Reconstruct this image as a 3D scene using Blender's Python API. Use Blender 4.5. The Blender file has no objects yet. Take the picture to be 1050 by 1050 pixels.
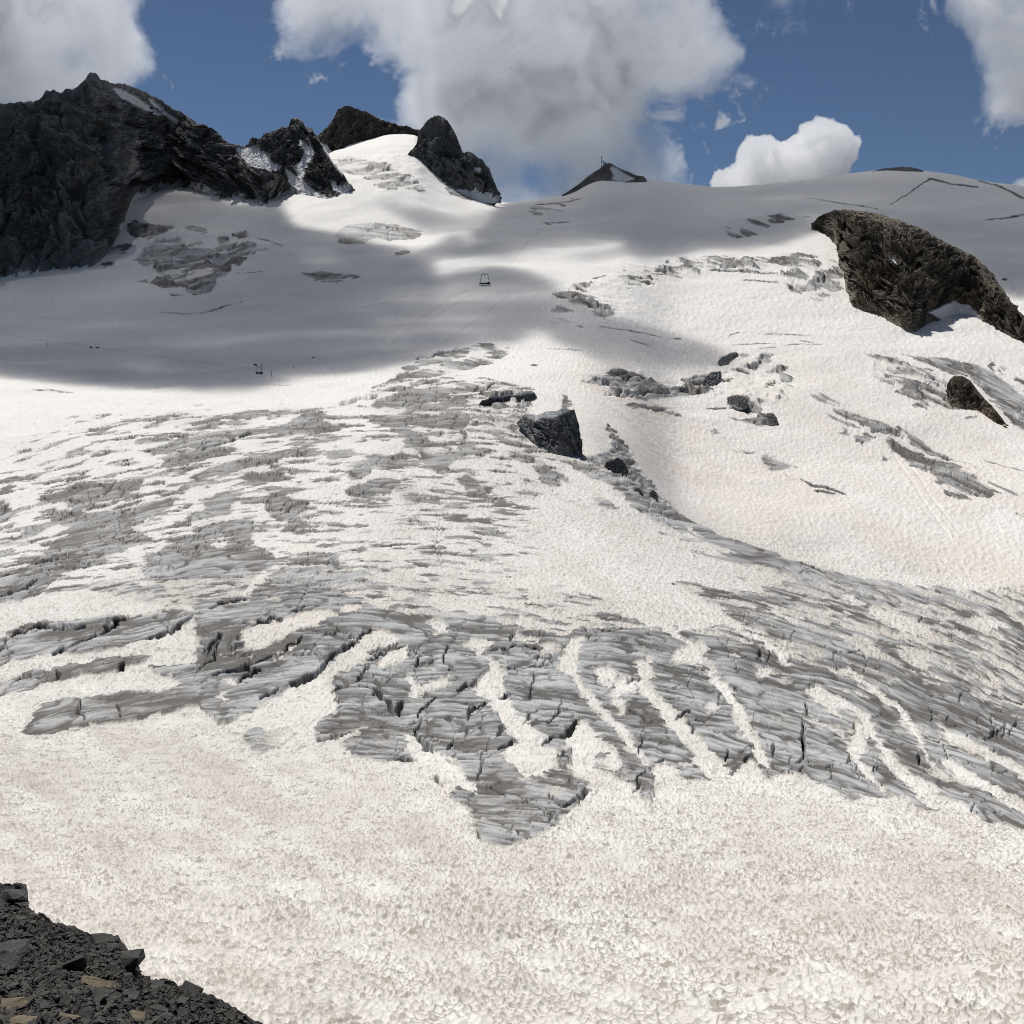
import bpy, bmesh, math, random
import numpy as np
from mathutils import Vector, Matrix

random.seed(7)
scene = bpy.context.scene
COL = scene.collection
Q = 1.0            # mesh density of the glacier (1 = final)

# ------------------------------------------------------------------ camera
W = 1050.0                                   # the photograph is 1050 x 1050
FOV = math.radians(50.0)
F = 0.5 * W / math.tan(FOV / 2)              # focal length in photo pixels
PITCH = math.radians(7.0)                    # looking slightly down
cp, sp = math.cos(PITCH), math.sin(PITCH)
cam_d = bpy.data.cameras.new('camera')
cam_d.sensor_fit = 'HORIZONTAL'
cam_d.angle = FOV
cam_d.clip_start = 0.1
cam_d.clip_end = 60000
cam = bpy.data.objects.new('camera', cam_d)
cam.rotation_euler = (math.pi / 2 - PITCH, 0, 0)
COL.objects.link(cam)
scene.camera = cam


def rays(u, v):
    """direction through photo point (u, v); the camera stands at the origin and looks along +y"""
    a = np.asarray(u, float) - W / 2
    b = W / 2 - np.asarray(v, float)
    a, b = np.broadcast_arrays(a, b)
    return np.stack([a, F * cp + b * sp, -F * sp + b * cp], -1)


def at(u, v, R):
    """the point seen at (u, v) at horizontal distance R metres"""
    d = rays(u, v)
    h = np.hypot(d[..., 0], d[..., 1])
    return d * (np.asarray(R, float) / h)[..., None]


def to_px(P):
    x, y, z = P[..., 0], P[..., 1], P[..., 2]
    dep = y * cp - z * sp
    up = y * sp + z * cp
    dep = np.maximum(dep, 1e-3)
    return W / 2 + F * x / dep, W / 2 - F * up / dep


# ------------------------------------------------------------------ noise
def _h(ix, iy, iz, seed):
    n = (ix.astype(np.uint32) * np.uint32(374761393) + iy.astype(np.uint32) * np.uint32(668265263)
         + iz.astype(np.uint32) * np.uint32(2147483647 - 1274126177) + np.uint32(seed * 974711 + 12345))
    n = (n ^ (n >> np.uint32(13))) * np.uint32(1274126177)
    n = (n ^ (n >> np.uint32(16))) * np.uint32(2246822519)
    n = n ^ (n >> np.uint32(15))
    return n


def _f(n):
    return (n & np.uint32(0xFFFFFF)).astype(np.float32) / np.float32(0xFFFFFF)


def vnoise(x, y, z=None, seed=0):
    x = np.asarray(x, np.float32); y = np.asarray(y, np.float32)
    x0 = np.floor(x); y0 = np.floor(y)
    fx = x - x0; fy = y - y0
    fx = fx * fx * fx * (fx * (fx * 6 - 15) + 10); fy = fy * fy * fy * (fy * (fy * 6 - 15) + 10)
    ix = x0.astype(np.int64); iy = y0.astype(np.int64)
    if z is None:
        iz = np.zeros(1, np.int64)
        a = _f(_h(ix, iy, iz, seed)); b = _f(_h(ix + 1, iy, iz, seed))
        c = _f(_h(ix, iy + 1, iz, seed)); d = _f(_h(ix + 1, iy + 1, iz, seed))
        return (a + (b - a) * fx) * (1 - fy) + (c + (d - c) * fx) * fy
    z = np.asarray(z, np.float32); z0 = np.floor(z); fz = z - z0
    fz = fz * fz * fz * (fz * (fz * 6 - 15) + 10); iz = z0.astype(np.int64)
    r = []
    for k in (0, 1):
        a = _f(_h(ix, iy, iz + k, seed)); b = _f(_h(ix + 1, iy, iz + k, seed))
        c = _f(_h(ix, iy + 1, iz + k, seed)); d = _f(_h(ix + 1, iy + 1, iz + k, seed))
        r.append((a + (b - a) * fx) * (1 - fy) + (c + (d - c) * fx) * fy)
    return r[0] + (r[1] - r[0]) * fz


def fbm(x, y, z=None, o=4, seed=0, gain=0.5, ridged=False):
    s = 0; a = 1.0; t = 0
    for k in range(o):
        n = vnoise(x, y, z, seed + k * 17)
        if ridged:
            n = 1 - np.abs(2 * n - 1)
        s = s + a * n; t += a; a *= gain
        x = x * 2.03 + 3.1; y = y * 2.03 + 7.7
        if z is not None:
            z = z * 2.03 + 1.3
    return s / t


def worley(x, y, seed=0):
    """distance to the nearest and second nearest random point of a jittered grid, and the cell's hash"""
    x = np.asarray(x, np.float32); y = np.asarray(y, np.float32)
    ix = np.floor(x).astype(np.int64); iy = np.floor(y).astype(np.int64)
    f1 = np.full(x.shape, 9, np.float32); f2 = f1.copy(); idc = np.zeros(x.shape, np.float32)
    z = np.zeros(1, np.int64)
    for dx in (-1, 0, 1):
        for dy in (-1, 0, 1):
            jx = ix + dx; jy = iy + dy
            n = _h(jx, jy, z, seed)
            px = jx + _f(n); py = jy + _f(_h(jx, jy, z + 7, seed + 3))
            d = np.hypot(px - x, py - y).astype(np.float32)
            m = d < f1
            f2 = np.where(m, f1, np.minimum(f2, d))
            idc = np.where(m, _f(n ^ np.uint32(0x5bd1e995)), idc)
            f1 = np.where(m, d, f1)
    return f1, f2, idc


def facets(x, y, seed=0):
    """broken ground: every cell of a jittered grid is a small tilted plane"""
    x = np.asarray(x, np.float32); y = np.asarray(y, np.float32)
    ix = np.floor(x).astype(np.int64); iy = np.floor(y).astype(np.int64)
    f1 = np.full(x.shape, 9, np.float32); val = np.zeros(x.shape, np.float32); z = np.zeros(1, np.int64)
    for dx in (-1, 0, 1):
        for dy in (-1, 0, 1):
            jx = ix + dx; jy = iy + dy
            n = _h(jx, jy, z, seed); n2 = _h(jx, jy, z + 7, seed + 3)
            ex = x - jx - _f(n); ey = y - jy - _f(n2)
            d = np.hypot(ex, ey).astype(np.float32)
            m = d < f1
            g = (_f(n * np.uint32(747796405)) - .5) * 2.2 * ex + (_f(n2 * np.uint32(2891336453)) - .5) * 2.2 * ey + (_f(n ^ n2) - .5) * .9
            val = np.where(m, g, val); f1 = np.where(m, d, f1)
    return val


def sstep(a, b, x):
    t = np.clip((x - a) / (b - a), 0, 1)
    return t * t * (3 - 2 * t)


# ------------------------------------------------------------------ traced maps
U0, V0, U1, V1, SS = -320, -120, 1370, 1300, 2     # extent of a traced map and its samples per photo pixel


class Map:
    def __init__(self, val=0.0):
        self.a = np.full(((V1 - V0) * SS, (U1 - U0) * SS), val, np.float32)

    def _box(self, p, m=2):
        p = np.asarray(p, float)
        x0 = max(int((p[:, 0].min() - U0 - m) * SS), 0); x1 = min(int((p[:, 0].max() - U0 + m) * SS) + 1, self.a.shape[1])
        y0 = max(int((p[:, 1].min() - V0 - m) * SS), 0); y1 = min(int((p[:, 1].max() - V0 + m) * SS) + 1, self.a.shape[0])
        yy, xx = np.mgrid[y0:y1, x0:x1]
        return (slice(y0, y1), slice(x0, x1)), (xx + .5) / SS + U0, (yy + .5) / SS + V0

    def poly(self, p, val=1.0):
        s, x, y = self._box(p)
        ins = np.zeros(x.shape, bool)
        n = len(p)
        for i in range(n):
            (xa, ya), (xb, yb) = p[i], p[(i + 1) % n]
            if ya == yb:
                continue
            c = ((ya > y) != (yb > y)) & (x < (xb - xa) * (y - ya) / (yb - ya) + xa)
            ins ^= c
        self.a[s][ins] = val
        return self

    def line(self, p, w, val=1.0, soft=0.5):
        """a polyline w photo pixels wide that tapers at its ends"""
        s, x, y = self._box(p, w + 2)
        best = np.zeros(x.shape, np.float32)
        n = len(p) - 1
        for i in range(n):
            (xa, ya), (xb, yb) = p[i], p[i + 1]
            L2 = max((xb - xa) ** 2 + (yb - ya) ** 2, 1e-6)
            t = np.clip(((x - xa) * (xb - xa) + (y - ya) * (yb - ya)) / L2, 0, 1)
            d = np.hypot(x - xa - t * (xb - xa), y - ya - t * (yb - ya))
            g = (i + t) / n
            ww = w * .42 * (0.45 + 0.55 * np.sin(np.pi * np.clip(g, 0.02, 0.98)) ** 0.5)
            best = np.maximum(best, np.clip((ww - d) / soft * .5 + .5, 0, 1))
        self.a[s] = self.a[s] * (1 - best) + val * best
        return self

    def blur(self, r, n=2):
        k = max(int(r * SS), 1)
        for _ in range(n):
            for ax in (0, 1):
                a = np.moveaxis(self.a, ax, 0)
                pad = np.concatenate([np.repeat(a[:1], k + 1, 0), a, np.repeat(a[-1:], k, 0)], 0)
                c = np.cumsum(pad, 0, dtype=np.float64)
                a = ((c[2 * k + 1:] - c[:-2 * k - 1]) / (2 * k + 1)).astype(np.float32)
                self.a = np.ascontiguousarray(np.moveaxis(a, 0, ax))
        return self

    def __call__(self, u, v):
        x = np.clip((np.asarray(u) - U0) * SS - .5, 0, self.a.shape[1] - 1.001)
        y = np.clip((np.asarray(v) - V0) * SS - .5, 0, self.a.shape[0] - 1.001)
        ix = x.astype(np.int32); iy = y.astype(np.int32)
        fx = (x - ix).astype(np.float32); fy = (y - iy).astype(np.float32)
        a = self.a
        return (a[iy, ix] * (1 - fx) + a[iy, ix + 1] * fx) * (1 - fy) + (a[iy + 1, ix] * (1 - fx) + a[iy + 1, ix + 1] * fx) * fy


def zoomed(x0, y0, w):
    """points written in a 1050 px wide enlargement of a photo window that starts at (x0, y0) and is w wide"""
    k = w / 1050.0
    return lambda *p: [(x0 + a * k, y0 + b * k) for a, b in p]


zA = zoomed(0, 560, 260); zB = zoomed(200, 580, 260); zC = zoomed(380, 620, 260); zD = zoomed(580, 600, 260)
zE = zoomed(790, 600, 260); zF = zoomed(0, 400, 260); zG = zoomed(200, 380, 260); zH = zoomed(370, 340, 330)
zI = zoomed(540, 240, 260); zJ = zoomed(690, 340, 180); zK = zoomed(820, 340, 230); zL = zoomed(780, 240, 120)
zM = zoomed(560, 420, 160); zN = zoomed(90, 180, 200); z2 = zoomed(350, 0, 350); z3 = zoomed(700, 0, 350)
z1 = zoomed(0, 0, 350); z6 = zoomed(700, 350, 350); zP = zoomed(230, 90, 290)


# ------------------------------------------------------------------ mesh helpers
def mesh_from(name, verts, faces, mat=None, smooth=True, attrs=None):
    """verts (n,3), faces (m,4) or (m,3) arrays -> linked mesh object"""
    me = bpy.data.meshes.new(name)
    verts = np.ascontiguousarray(verts, np.float32); faces = np.ascontiguousarray(faces, np.int32)
    k = faces.shape[1]
    me.vertices.add(len(verts)); me.vertices.foreach_set('co', verts.ravel())
    me.loops.add(faces.size); me.loops.foreach_set('vertex_index', faces.ravel())
    me.polygons.add(len(faces))
    me.polygons.foreach_set('loop_start', np.arange(0, faces.size, k, dtype=np.int32))
    me.polygons.foreach_set('use_smooth', np.full(len(faces), smooth, bool))
    for an, av in (attrs or {}).items():
        at_ = me.attributes.new(an, 'FLOAT', 'POINT')
        at_.data.foreach_set('value', np.ascontiguousarray(av, np.float32).ravel())
    me.update(calc_edges=True)
    if mat:
        me.materials.append(mat)
    o = bpy.data.objects.new(name, me)
    COL.objects.link(o)
    return o


def grid_faces(nr, nc, flip=False):
    i = np.arange(nr * nc).reshape(nr, nc)
    a, b, c, d = i[:-1, :-1], i[:-1, 1:], i[1:, 1:], i[1:, :-1]
    f = np.stack([a, b, c, d], -1).reshape(-1, 4)
    return f[:, ::-1] if flip else f


def tag(o, label=None, cat=None, group=None, kind=None):
    if label: o['label'] = label
    if cat: o['category'] = cat
    if group: o['group'] = group
    if kind: o['kind'] = kind
    return o


# ------------------------------------------------------------------ material helpers
class Nodes:
    def __init__(self, name):
        self.m = bpy.data.materials.new(name); self.m.use_nodes = True
        self.t = self.m.node_tree; self.t.nodes.clear()
        self.out = self.t.nodes.new('ShaderNodeOutputMaterial')

    def n(self, typ, ins=None, **kw):
        nd = self.t.nodes.new(typ)
        for k, v in kw.items():
            setattr(nd, k, v)
        for k, v in (ins or {}).items():
            s = nd.inputs[k]
            if isinstance(v, bpy.types.NodeSocket):
                self.t.links.new(v, s)
            else:
                s.default_value = v
        return nd

    def attr(self, name):
        return self.n('ShaderNodeAttribute', attribute_name=name).outputs['Fac']

    def math(self, op, a, b=0.0, c=0.0, clamp=False):
        nd = self.n('ShaderNodeMath', operation=op, use_clamp=clamp)
        for i, v in enumerate((a, b, c)):
            if isinstance(v, bpy.types.NodeSocket):
                self.t.links.new(v, nd.inputs[i])
            else:
                nd.inputs[i].default_value = v
        return nd.outputs[0]

    def mix(self, f, a, b):
        nd = self.n('ShaderNodeMix', data_type='RGBA')
        for i, v in ((0, f), (6, a), (7, b)):
            if isinstance(v, bpy.types.NodeSocket):
                self.t.links.new(v, nd.inputs[i])
            else:
                nd.inputs[i].default_value = v if i == 0 else (*v, 1)
        return nd.outputs[2]

    def noise(self, scale, detail=4, rough=.55, vec=None, lac=2.0):
        nd = self.n('ShaderNodeTexNoise', {'Scale': scale, 'Detail': detail, 'Roughness': rough, 'Lacunarity': lac})
        if vec is not None:
            self.t.links.new(vec, nd.inputs['Vector'])
        return nd.outputs['Fac']

    def coords(self, scale=(1, 1, 1), rot=(0, 0, 0)):
        tc = self.n('ShaderNodeTexCoord')
        mp = self.n('ShaderNodeMapping', {'Vector': tc.outputs['Object'], 'Scale': scale, 'Rotation': rot})
        return mp.outputs[0]

    def range(self, x, a, b, c=0.0, d=1.0):
        return self.n('ShaderNodeMapRange', {'Value': x, 'From Min': a, 'From Max': b, 'To Min': c, 'To Max': d}).outputs[0]

    def finish(self, color, rough, bump=None, strength=.5, dist=.05, spec=.25):
        p = self.n('ShaderNodeBsdfPrincipled', {'Specular IOR Level': spec})
        for k, v in (('Base Color', color), ('Roughness', rough)):
            if isinstance(v, bpy.types.NodeSocket):
                self.t.links.new(v, p.inputs[k])
            else:
                p.inputs[k].default_value = v if k == 'Roughness' else (*v, 1)
        if bump is not None:
            b = self.n('ShaderNodeBump', {'Height': bump, 'Strength': strength, 'Distance': dist})
            self.t.links.new(b.outputs[0], p.inputs['Normal'])
        self.t.links.new(p.outputs[0], self.out.inputs['Surface'])
        return self.m
# ------------------------------------------------------------------ where bare ice, snow ribbons and crevasses lie on the glacier
ice = Map(0.0)
P = ice.poly
# the broad crevassed band across the tongue
P([(200, 580), (300, 583), (345, 600), (375, 607), (386, 625), (460, 632), (519, 627), (528, 642), (553, 645), (583, 650), (600, 642),
   (640, 645), (704, 648), (760, 640), (720, 625), (689, 600), (700, 596), (760, 610), (800, 622), (810, 600), (760, 575), (720, 552),
   (690, 535), (655, 510), (620, 478), (585, 466), (560, 462), (597, 462), (625, 470), (640, 478), (680, 512), (700, 528), (730, 545), (800, 572), (870, 590), (930, 602), (1000, 608),
   (1050, 605), (1400, 600), (1400, 870), (1050, 852), (1013, 848), (988, 825), (961, 820), (961, 833), (943, 833), (929, 818), (904, 818), (872, 823),
   (852, 810), (815, 793), (785, 798), (778, 788), (768, 781), (753, 795), (738, 778), (709, 776), (726, 800), (704, 800), (684, 781),
   (667, 788), (674, 808), (662, 825), (654, 815), (652, 805), (629, 795), (618, 780), (624, 768), (605, 746), (595, 739), (580, 754), (583, 770), (585, 788),
   (603, 801), (605, 810), (583, 830), (573, 843), (546, 860), (519, 867), (494, 862), (489, 853), (479, 828), (459, 815), (479, 798),
   (462, 773), (444, 768), (425, 751), (412, 751), (422, 773), (424, 778), (405, 780), (373, 776), (346, 761), (381, 741), (349, 753), (324, 758), (324, 743),
   (349, 721), (334, 696), (324, 689), (299, 701), (284, 711), (267, 724), (250, 733), (232, 742), (220, 738), (200, 719)], 1)
# mixed zones: thin snow over ice
P([(689, 600), (760, 606), (860, 600), (1000, 612), (1050, 625), (1050, 640), (860, 628), (780, 640), (740, 632)], .62)
P([(640, 500), (700, 545), (800, 588), (870, 606), (860, 618), (760, 592), (690, 560)], .35)
P([(386, 560), (430, 590), (460, 632), (386, 625), (360, 600)], .42)
P([(560, 600), (640, 620), (700, 648), (600, 642), (540, 620)], .42)
P([(330, 590), (386, 600), (420, 632), (380, 625), (345, 605)], .5)
P([(780, 600), (860, 592), (1000, 608), (1400, 600), (1400, 770), (1050, 730), (930, 690), (830, 650)], .63)
P([(704, 648), (780, 640), (860, 670), (930, 700), (900, 720), (800, 700)], .80)
# left and upper patches
for p, s in [
    (zF((640, 125), (690, 85), (780, 85), (830, 100), (1050, 75), (1050, 130), (900, 150), (780, 130)), .62),
    (zF((690, 150), (780, 135), (900, 140), (1050, 100), (1050, 140), (880, 165), (760, 165)), .6),
    (zF((590, 240), (700, 215), (830, 180), (1000, 160), (1050, 165), (1040, 185), (930, 225), (840, 250), (800, 235), (690, 265), (600, 255)), 1),
    (zF((690, 270), (800, 255), (920, 255), (1010, 265), (880, 290), (730, 325), (680, 330)), 1),
    (zF((210, 430), (330, 365), (450, 375), (580, 365), (600, 390), (590, 410), (470, 440), (380, 470), (330, 490), (240, 450)), .95),
    (zF((300, 480), (400, 495), (520, 480), (640, 455), (740, 450), (730, 475), (600, 530), (570, 560), (580, 580), (640, 600), (540, 640), (460, 680),
        (400, 710), (320, 740), (220, 780), (150, 790), (0, 805), (0, 770), (110, 720), (180, 670), (230, 610), (300, 590), (310, 570), (240, 540), (180, 520)), 1),
    (zF((0, 450), (40, 450), (50, 490), (10, 520), (0, 520), (-300, 540), (-300, 460)), .9),
    (zF((-400, 700), (0, 600), (60, 600), (120, 570), (240, 550), (150, 590), (60, 620), (0, 645), (-400, 740)), .85),
    (zF((780, 370), (880, 320), (1050, 285), (1050, 330), (960, 345), (870, 370), (830, 400), (720, 440), (640, 450), (800, 395)), .95),
    (zF((860, 450), (900, 455), (970, 465), (960, 500), (900, 525), (800, 545), (680, 550), (830, 510)), .95),
    (zF((600, 700), (680, 640), (760, 610), (850, 590), (900, 550), (1050, 535), (1050, 800), (600, 800), (590, 740)), .9),
    (zF((470, 215), (560, 205), (680, 190), (720, 200), (600, 215), (480, 225)), .9),
    (zF((520, 265), (600, 265), (700, 235), (640, 275)), .9),
    (zF((120, 430), (210, 425), (180, 440)), .9),
    (zF((600, 390), (650, 375), (700, 395), (640, 405)), .9),
    (zG((0, 265), (180, 240), (320, 235), (400, 200), (400, 180), (470, 150), (560, 170), (540, 195), (640, 210), (620, 235), (560, 270), (500, 280),
        (400, 275), (270, 270), (180, 285), (60, 330), (0, 330)), .95),
    (zG((0, 200), (100, 170), (260, 150), (460, 140), (620, 140), (760, 150), (800, 130), (860, 100), (1050, 60), (1050, 130), (1000, 150), (880, 160),
        (700, 150), (560, 150), (420, 165), (240, 180), (80, 225), (0, 235)), .68),
    (zG((720, 85), (860, 60), (1050, 10), (1050, 55), (900, 85), (760, 90)), .75),
    (zG((0, 345), (150, 325), (200, 345), (100, 370), (0, 390)), .95),
    (zG((0, 440), (60, 410), (200, 375), (330, 360), (370, 370), (360, 395), (250, 415), (140, 430), (80, 450), (0, 470)), 1),
    (zG((160, 450), (200, 425), (330, 430), (360, 445), (250, 455)), .9),
    (zG((540, 375), (560, 345), (640, 330), (660, 345), (620, 380), (570, 385)), .95),
    (zG((620, 430), (650, 405), (720, 395), (730, 440), (690, 460), (640, 470)), .95),
    (zG((620, 510), (660, 490), (760, 460), (840, 455), (860, 480), (830, 500), (720, 535), (680, 535)), .95),
    (zG((830, 510), (900, 480), (960, 530), (930, 550), (880, 555)), .8),
    (zG((690, 370), (760, 345), (840, 370), (960, 395), (860, 405), (760, 390)), .85),
    (zG((740, 180), (800, 170), (860, 210), (800, 235), (750, 220)), .9),
    (zG((800, 245), (880, 240), (940, 265), (985, 310), (940, 350), (880, 320), (850, 270)), 1),
    (zG((940, 360), (1050, 330), (1050, 430), (990, 425)), .95),
    (zG((300, 545), (380, 535), (460, 545), (470, 580), (430, 620), (460, 635), (410, 660), (340, 665), (390, 625), (320, 610), (290, 575)), 1),
    (zG((180, 520), (320, 510), (430, 490), (450, 510), (340, 525)), .85),
    (zG((0, 600), (60, 550), (150, 540), (160, 570), (90, 605), (0, 620)), .95),
    (zG((0, 640), (120, 620), (250, 615), (240, 640), (140, 670), (160, 720), (280, 735), (330, 770), (300, 820), (240, 888), (0, 888)), .95),
    (zG((280, 888), (360, 820), (420, 760), (520, 740), (600, 790), (720, 860), (800, 920), (280, 920)), .72),
    (zG((220, 310), (330, 300), (380, 310), (280, 330)), .85), (zG((390, 285), (450, 285), (420, 300)), .9),
    (zG((600, 290), (720, 285), (690, 310), (640, 305)), .85), (zG((400, 365), (480, 365), (440, 375)), .85), (zG((470, 480), (600, 475), (520, 490)), .85),
    (zH((150, 110), (250, 70), (390, 42), (400, 50), (330, 90), (450, 70), (495, 48), (480, 70), (420, 105), (300, 130), (120, 165), (60, 185), (20, 190), (80, 160)), .8),
    (zH((20, 240), (130, 205), (240, 170), (400, 160), (440, 155), (560, 180), (570, 200), (520, 240), (420, 245), (330, 260), (180, 250), (60, 250)), .9),
    (zH((40, 280), (150, 255), (330, 265), (360, 290), (340, 310), (350, 345), (410, 410), (380, 420), (310, 385), (330, 340), (290, 320), (210, 330), (200, 310), (60, 310)), .85),
    (zH((90, 320), (160, 315), (210, 340), (235, 375), (200, 400), (150, 385), (130, 350)), 1), (zH((205, 405), (250, 390), (300, 400), (300, 430), (230, 425)), 1),
    (zH((230, 440), (300, 440), (270, 465)), 1), (zH((295, 480), (350, 460), (390, 490), (480, 490), (400, 500), (350, 520)), .95),
    (zH((440, 350), (520, 345), (640, 400), (720, 420), (800, 440), (880, 500), (960, 560), (1050, 610), (1050, 665), (960, 620), (880, 560), (780, 480), (690, 430), (600, 410), (520, 400)), .85),
    (zH((450, 385), (520, 390), (600, 430), (650, 440), (705, 500), (640, 480), (640, 515), (590, 490), (560, 440), (480, 410)), .8),
    (zH((470, 515), (550, 515), (600, 520), (560, 540), (480, 530)), .8), (zH((620, 545), (700, 545), (750, 565), (690, 555)), .8), (zH((740, 535), (790, 545), (840, 580), (800, 585)), .95),
    (zH((790, 290), (830, 330), (880, 380), (900, 440), (960, 520), (965, 550), (900, 530), (830, 470), (800, 440), (830, 410), (820, 370)), .95),
    (zH((420, 250), (520, 240), (540, 270), (560, 320), (520, 350), (440, 330), (360, 290)), .62),
    (zH((710, 155), (800, 140), (850, 130), (930, 155), (1050, 185), (1050, 205), (960, 215), (900, 220), (830, 205), (790, 185)), .9),
    (zH((870, 235), (960, 245), (1040, 265), (1030, 275), (940, 262)), .9), (zH((640, 190), (665, 190), (685, 240), (650, 255), (655, 215)), .9),
    (zH((0, 430), (60, 405), (150, 430), (130, 445), (0, 445)), .85), (zH((0, 345), (20, 350), (10, 380), (0, 370)), .9),
    (zH((800, 390), (870, 370), (880, 440), (800, 440), (740, 420)), .9),
    # lower left
    (zA((-400, 260), (0, 120), (150, 80), (200, 20), (300, 0), (500, 0), (460, 40), (400, 70), (360, 100), (240, 130), (180, 190), (150, 225), (0, 260), (-400, 420)), 1),
    (zA((280, 190), (400, 160), (500, 150), (600, 170), (680, 150), (760, 150), (850, 130), (1050, 150), (1050, 250), (900, 260), (700, 260), (560, 240), (440, 215), (330, 190)), .66),
    (zA((-400, 500), (0, 380), (100, 340), (250, 310), (350, 310), (470, 290), (560, 300), (700, 270), (830, 290), (1050, 260), (1050, 330), (990, 360), (970, 380), (1000, 410), (1050, 420),
        (1050, 620), (1000, 700), (890, 735), (880, 700), (900, 640), (830, 650), (740, 670), (660, 690), (560, 710), (440, 730), (340, 745), (240, 770), (100, 770),
        (110, 710), (200, 650), (300, 610), (340, 630), (440, 600), (540, 590), (720, 585), (760, 560), (700, 540), (720, 520), (800, 500), (830, 460), (880, 400),
        (870, 370), (830, 330), (790, 310), (740, 340), (640, 390), (540, 400), (420, 430), (330, 440), (250, 440), (200, 435), (100, 460), (0, 475), (-400, 620)), 1),
    (zA((-400, 640), (0, 540), (100, 510), (230, 505), (240, 490), (300, 480), (330, 490), (430, 460), (560, 450), (620, 450), (560, 480), (500, 500), (460, 515), (330, 525),
        (240, 545), (100, 575), (0, 600), (-400, 720)), 1),
    (zA((600, 490), (700, 485), (760, 485), (820, 470), (760, 520), (680, 530), (620, 510)), .95),
    # crevassed slope on the right
    (zI((60, 275), (200, 200), (280, 195), (240, 230), (300, 260), (380, 340), (330, 355), (250, 320), (180, 320), (80, 325), (140, 270)), .62),
    (zI((90, 345), (150, 345), (180, 375), (110, 375)), .75),
    (zI((360, 160), (420, 150), (510, 155), (560, 120), (640, 95), (800, 90), (1050, 95), (1050, 120), (900, 120), (1000, 145), (820, 145), (700, 165), (580, 190), (480, 225), (420, 230), (400, 200)), .6),
    (zI((215, 600), (320, 580), (390, 560), (460, 590), (590, 630), (760, 645), (740, 665), (600, 670), (480, 690), (400, 680), (320, 640)), .85),
    (zI((410, 705), (500, 705), (620, 725), (430, 727)), .85),
    (zJ((270, 185), (280, 150), (350, 120), (385, 125), (380, 150), (300, 190)), 1), (zJ((390, 130), (450, 120), (460, 145), (400, 155)), 1),
    (zJ((430, 210), (500, 160), (530, 130), (605, 130), (590, 170), (540, 200), (490, 220)), 1), (zJ((280, 230), (400, 205), (440, 200), (450, 230), (380, 235)), 1),
    (zJ((50, 300), (110, 270), (200, 250), (280, 230), (285, 280), (260, 320), (200, 330), (60, 315)), 1), (zJ((290, 300), (340, 265), (380, 275), (350, 310)), 1),
    (zJ((0, 340), (100, 335), (230, 345), (220, 370), (120, 375), (0, 385)), 1), (zJ((550, 240), (600, 200), (690, 195), (680, 220), (610, 245)), 1),
    (zJ((630, 255), (710, 255), (725, 300), (640, 305)), .85), (zJ((545, 290), (600, 280), (600, 330), (540, 345)), .85), (zJ((665, 325), (710, 325), (710, 345), (670, 345)), 1),
    (zJ((590, 430), (640, 375), (680, 385), (600, 435)), .9), (zJ((320, 400), (420, 380), (460, 420), (540, 440), (520, 480), (440, 470), (380, 450), (330, 430)), .95),
    (zJ((300, 490), (430, 510), (550, 490), (610, 500), (620, 550), (540, 550), (480, 550)), .95), (zJ((200, 575), (240, 575), (300, 605), (250, 605)), 1),
    (zJ((230, 630), (300, 635), (390, 648), (330, 658)), 1), (zJ((330, 690), (430, 690), (490, 705), (420, 720)), 1),
    (zJ((520, 730), (560, 715), (700, 780), (760, 830), (680, 810), (600, 820), (520, 780)), .9), (zJ((680, 840), (720, 845), (720, 860)), 1),
    (zJ((840, 935), (950, 940), (1010, 990), (880, 960)), .8), (zJ((830, 380), (880, 365), (1000, 430), (920, 440), (840, 410)), .72),
    (zJ((985, 560), (1050, 570), (1040, 615)), 1), (zJ((0, 455), (40, 470), (30, 505), (0, 505)), .9), (zJ((480, 400), (540, 400), (540, 440)), .7),
    (zK((300, 110), (450, 110), (520, 150), (600, 170), (640, 210), (690, 240), (720, 300), (730, 370), (600, 370), (520, 350), (560, 330), (440, 290), (480, 260), (400, 250),
        (330, 205), (420, 200), (350, 180), (470, 165), (330, 125)), .72),
    (zK((480, 100), (590, 115), (700, 130), (800, 150), (900, 190), (1000, 260), (1050, 300), (1250, 400), (1250, 560), (1050, 470), (1000, 440), (940, 370), (870, 290), (800, 215), (700, 205), (600, 150)), .92),
    (zK((50, 310), (90, 285), (140, 310), (240, 355), (170, 350)), .65), (zK((160, 370), (200, 365), (300, 400), (400, 440), (480, 490), (420, 490), (340, 470), (260, 410)), 1),
    (zK((430, 450), (500, 470), (620, 540), (750, 605), (650, 580), (540, 520)), 1),
    (zK((400, 500), (440, 500), (570, 560), (700, 610), (830, 690), (920, 780), (900, 800), (760, 760), (640, 710), (630, 670), (540, 620), (480, 570), (410, 540)), 1),
    (zK((180, 440), (220, 445), (220, 475), (190, 465)), 1), (zK((240, 480), (300, 470), (350, 490), (290, 520)), 1), (zK((370, 560), (400, 565), (410, 590), (380, 585)), 1),
    (zK((500, 665), (550, 665), (600, 700), (520, 695)), .85), (zK((670, 750), (740, 765), (820, 800), (700, 780)), .6), (zK((1020, 850), (1050, 840), (1100, 860), (1050, 880)), .8),
    (zK((450, 620), (480, 620), (470, 640)), .9), (zK((890, 135), (910, 145), (910, 190), (885, 180)), .9), (zK((935, 150), (975, 165), (950, 205)), .8),
    (zK((1000, 200), (1050, 220), (1100, 300), (1050, 280)), .8),
    (zL((60, 210), (180, 190), (300, 180), (380, 200), (530, 250), (530, 290), (450, 320), (380, 310), (270, 290), (150, 280)), .8),
    (zL((280, 170), (400, 165), (560, 195), (480, 195), (330, 190)), .9), (zL((160, 370), (260, 330), (320, 320), (410, 360), (400, 410), (230, 400)), .75),
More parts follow.
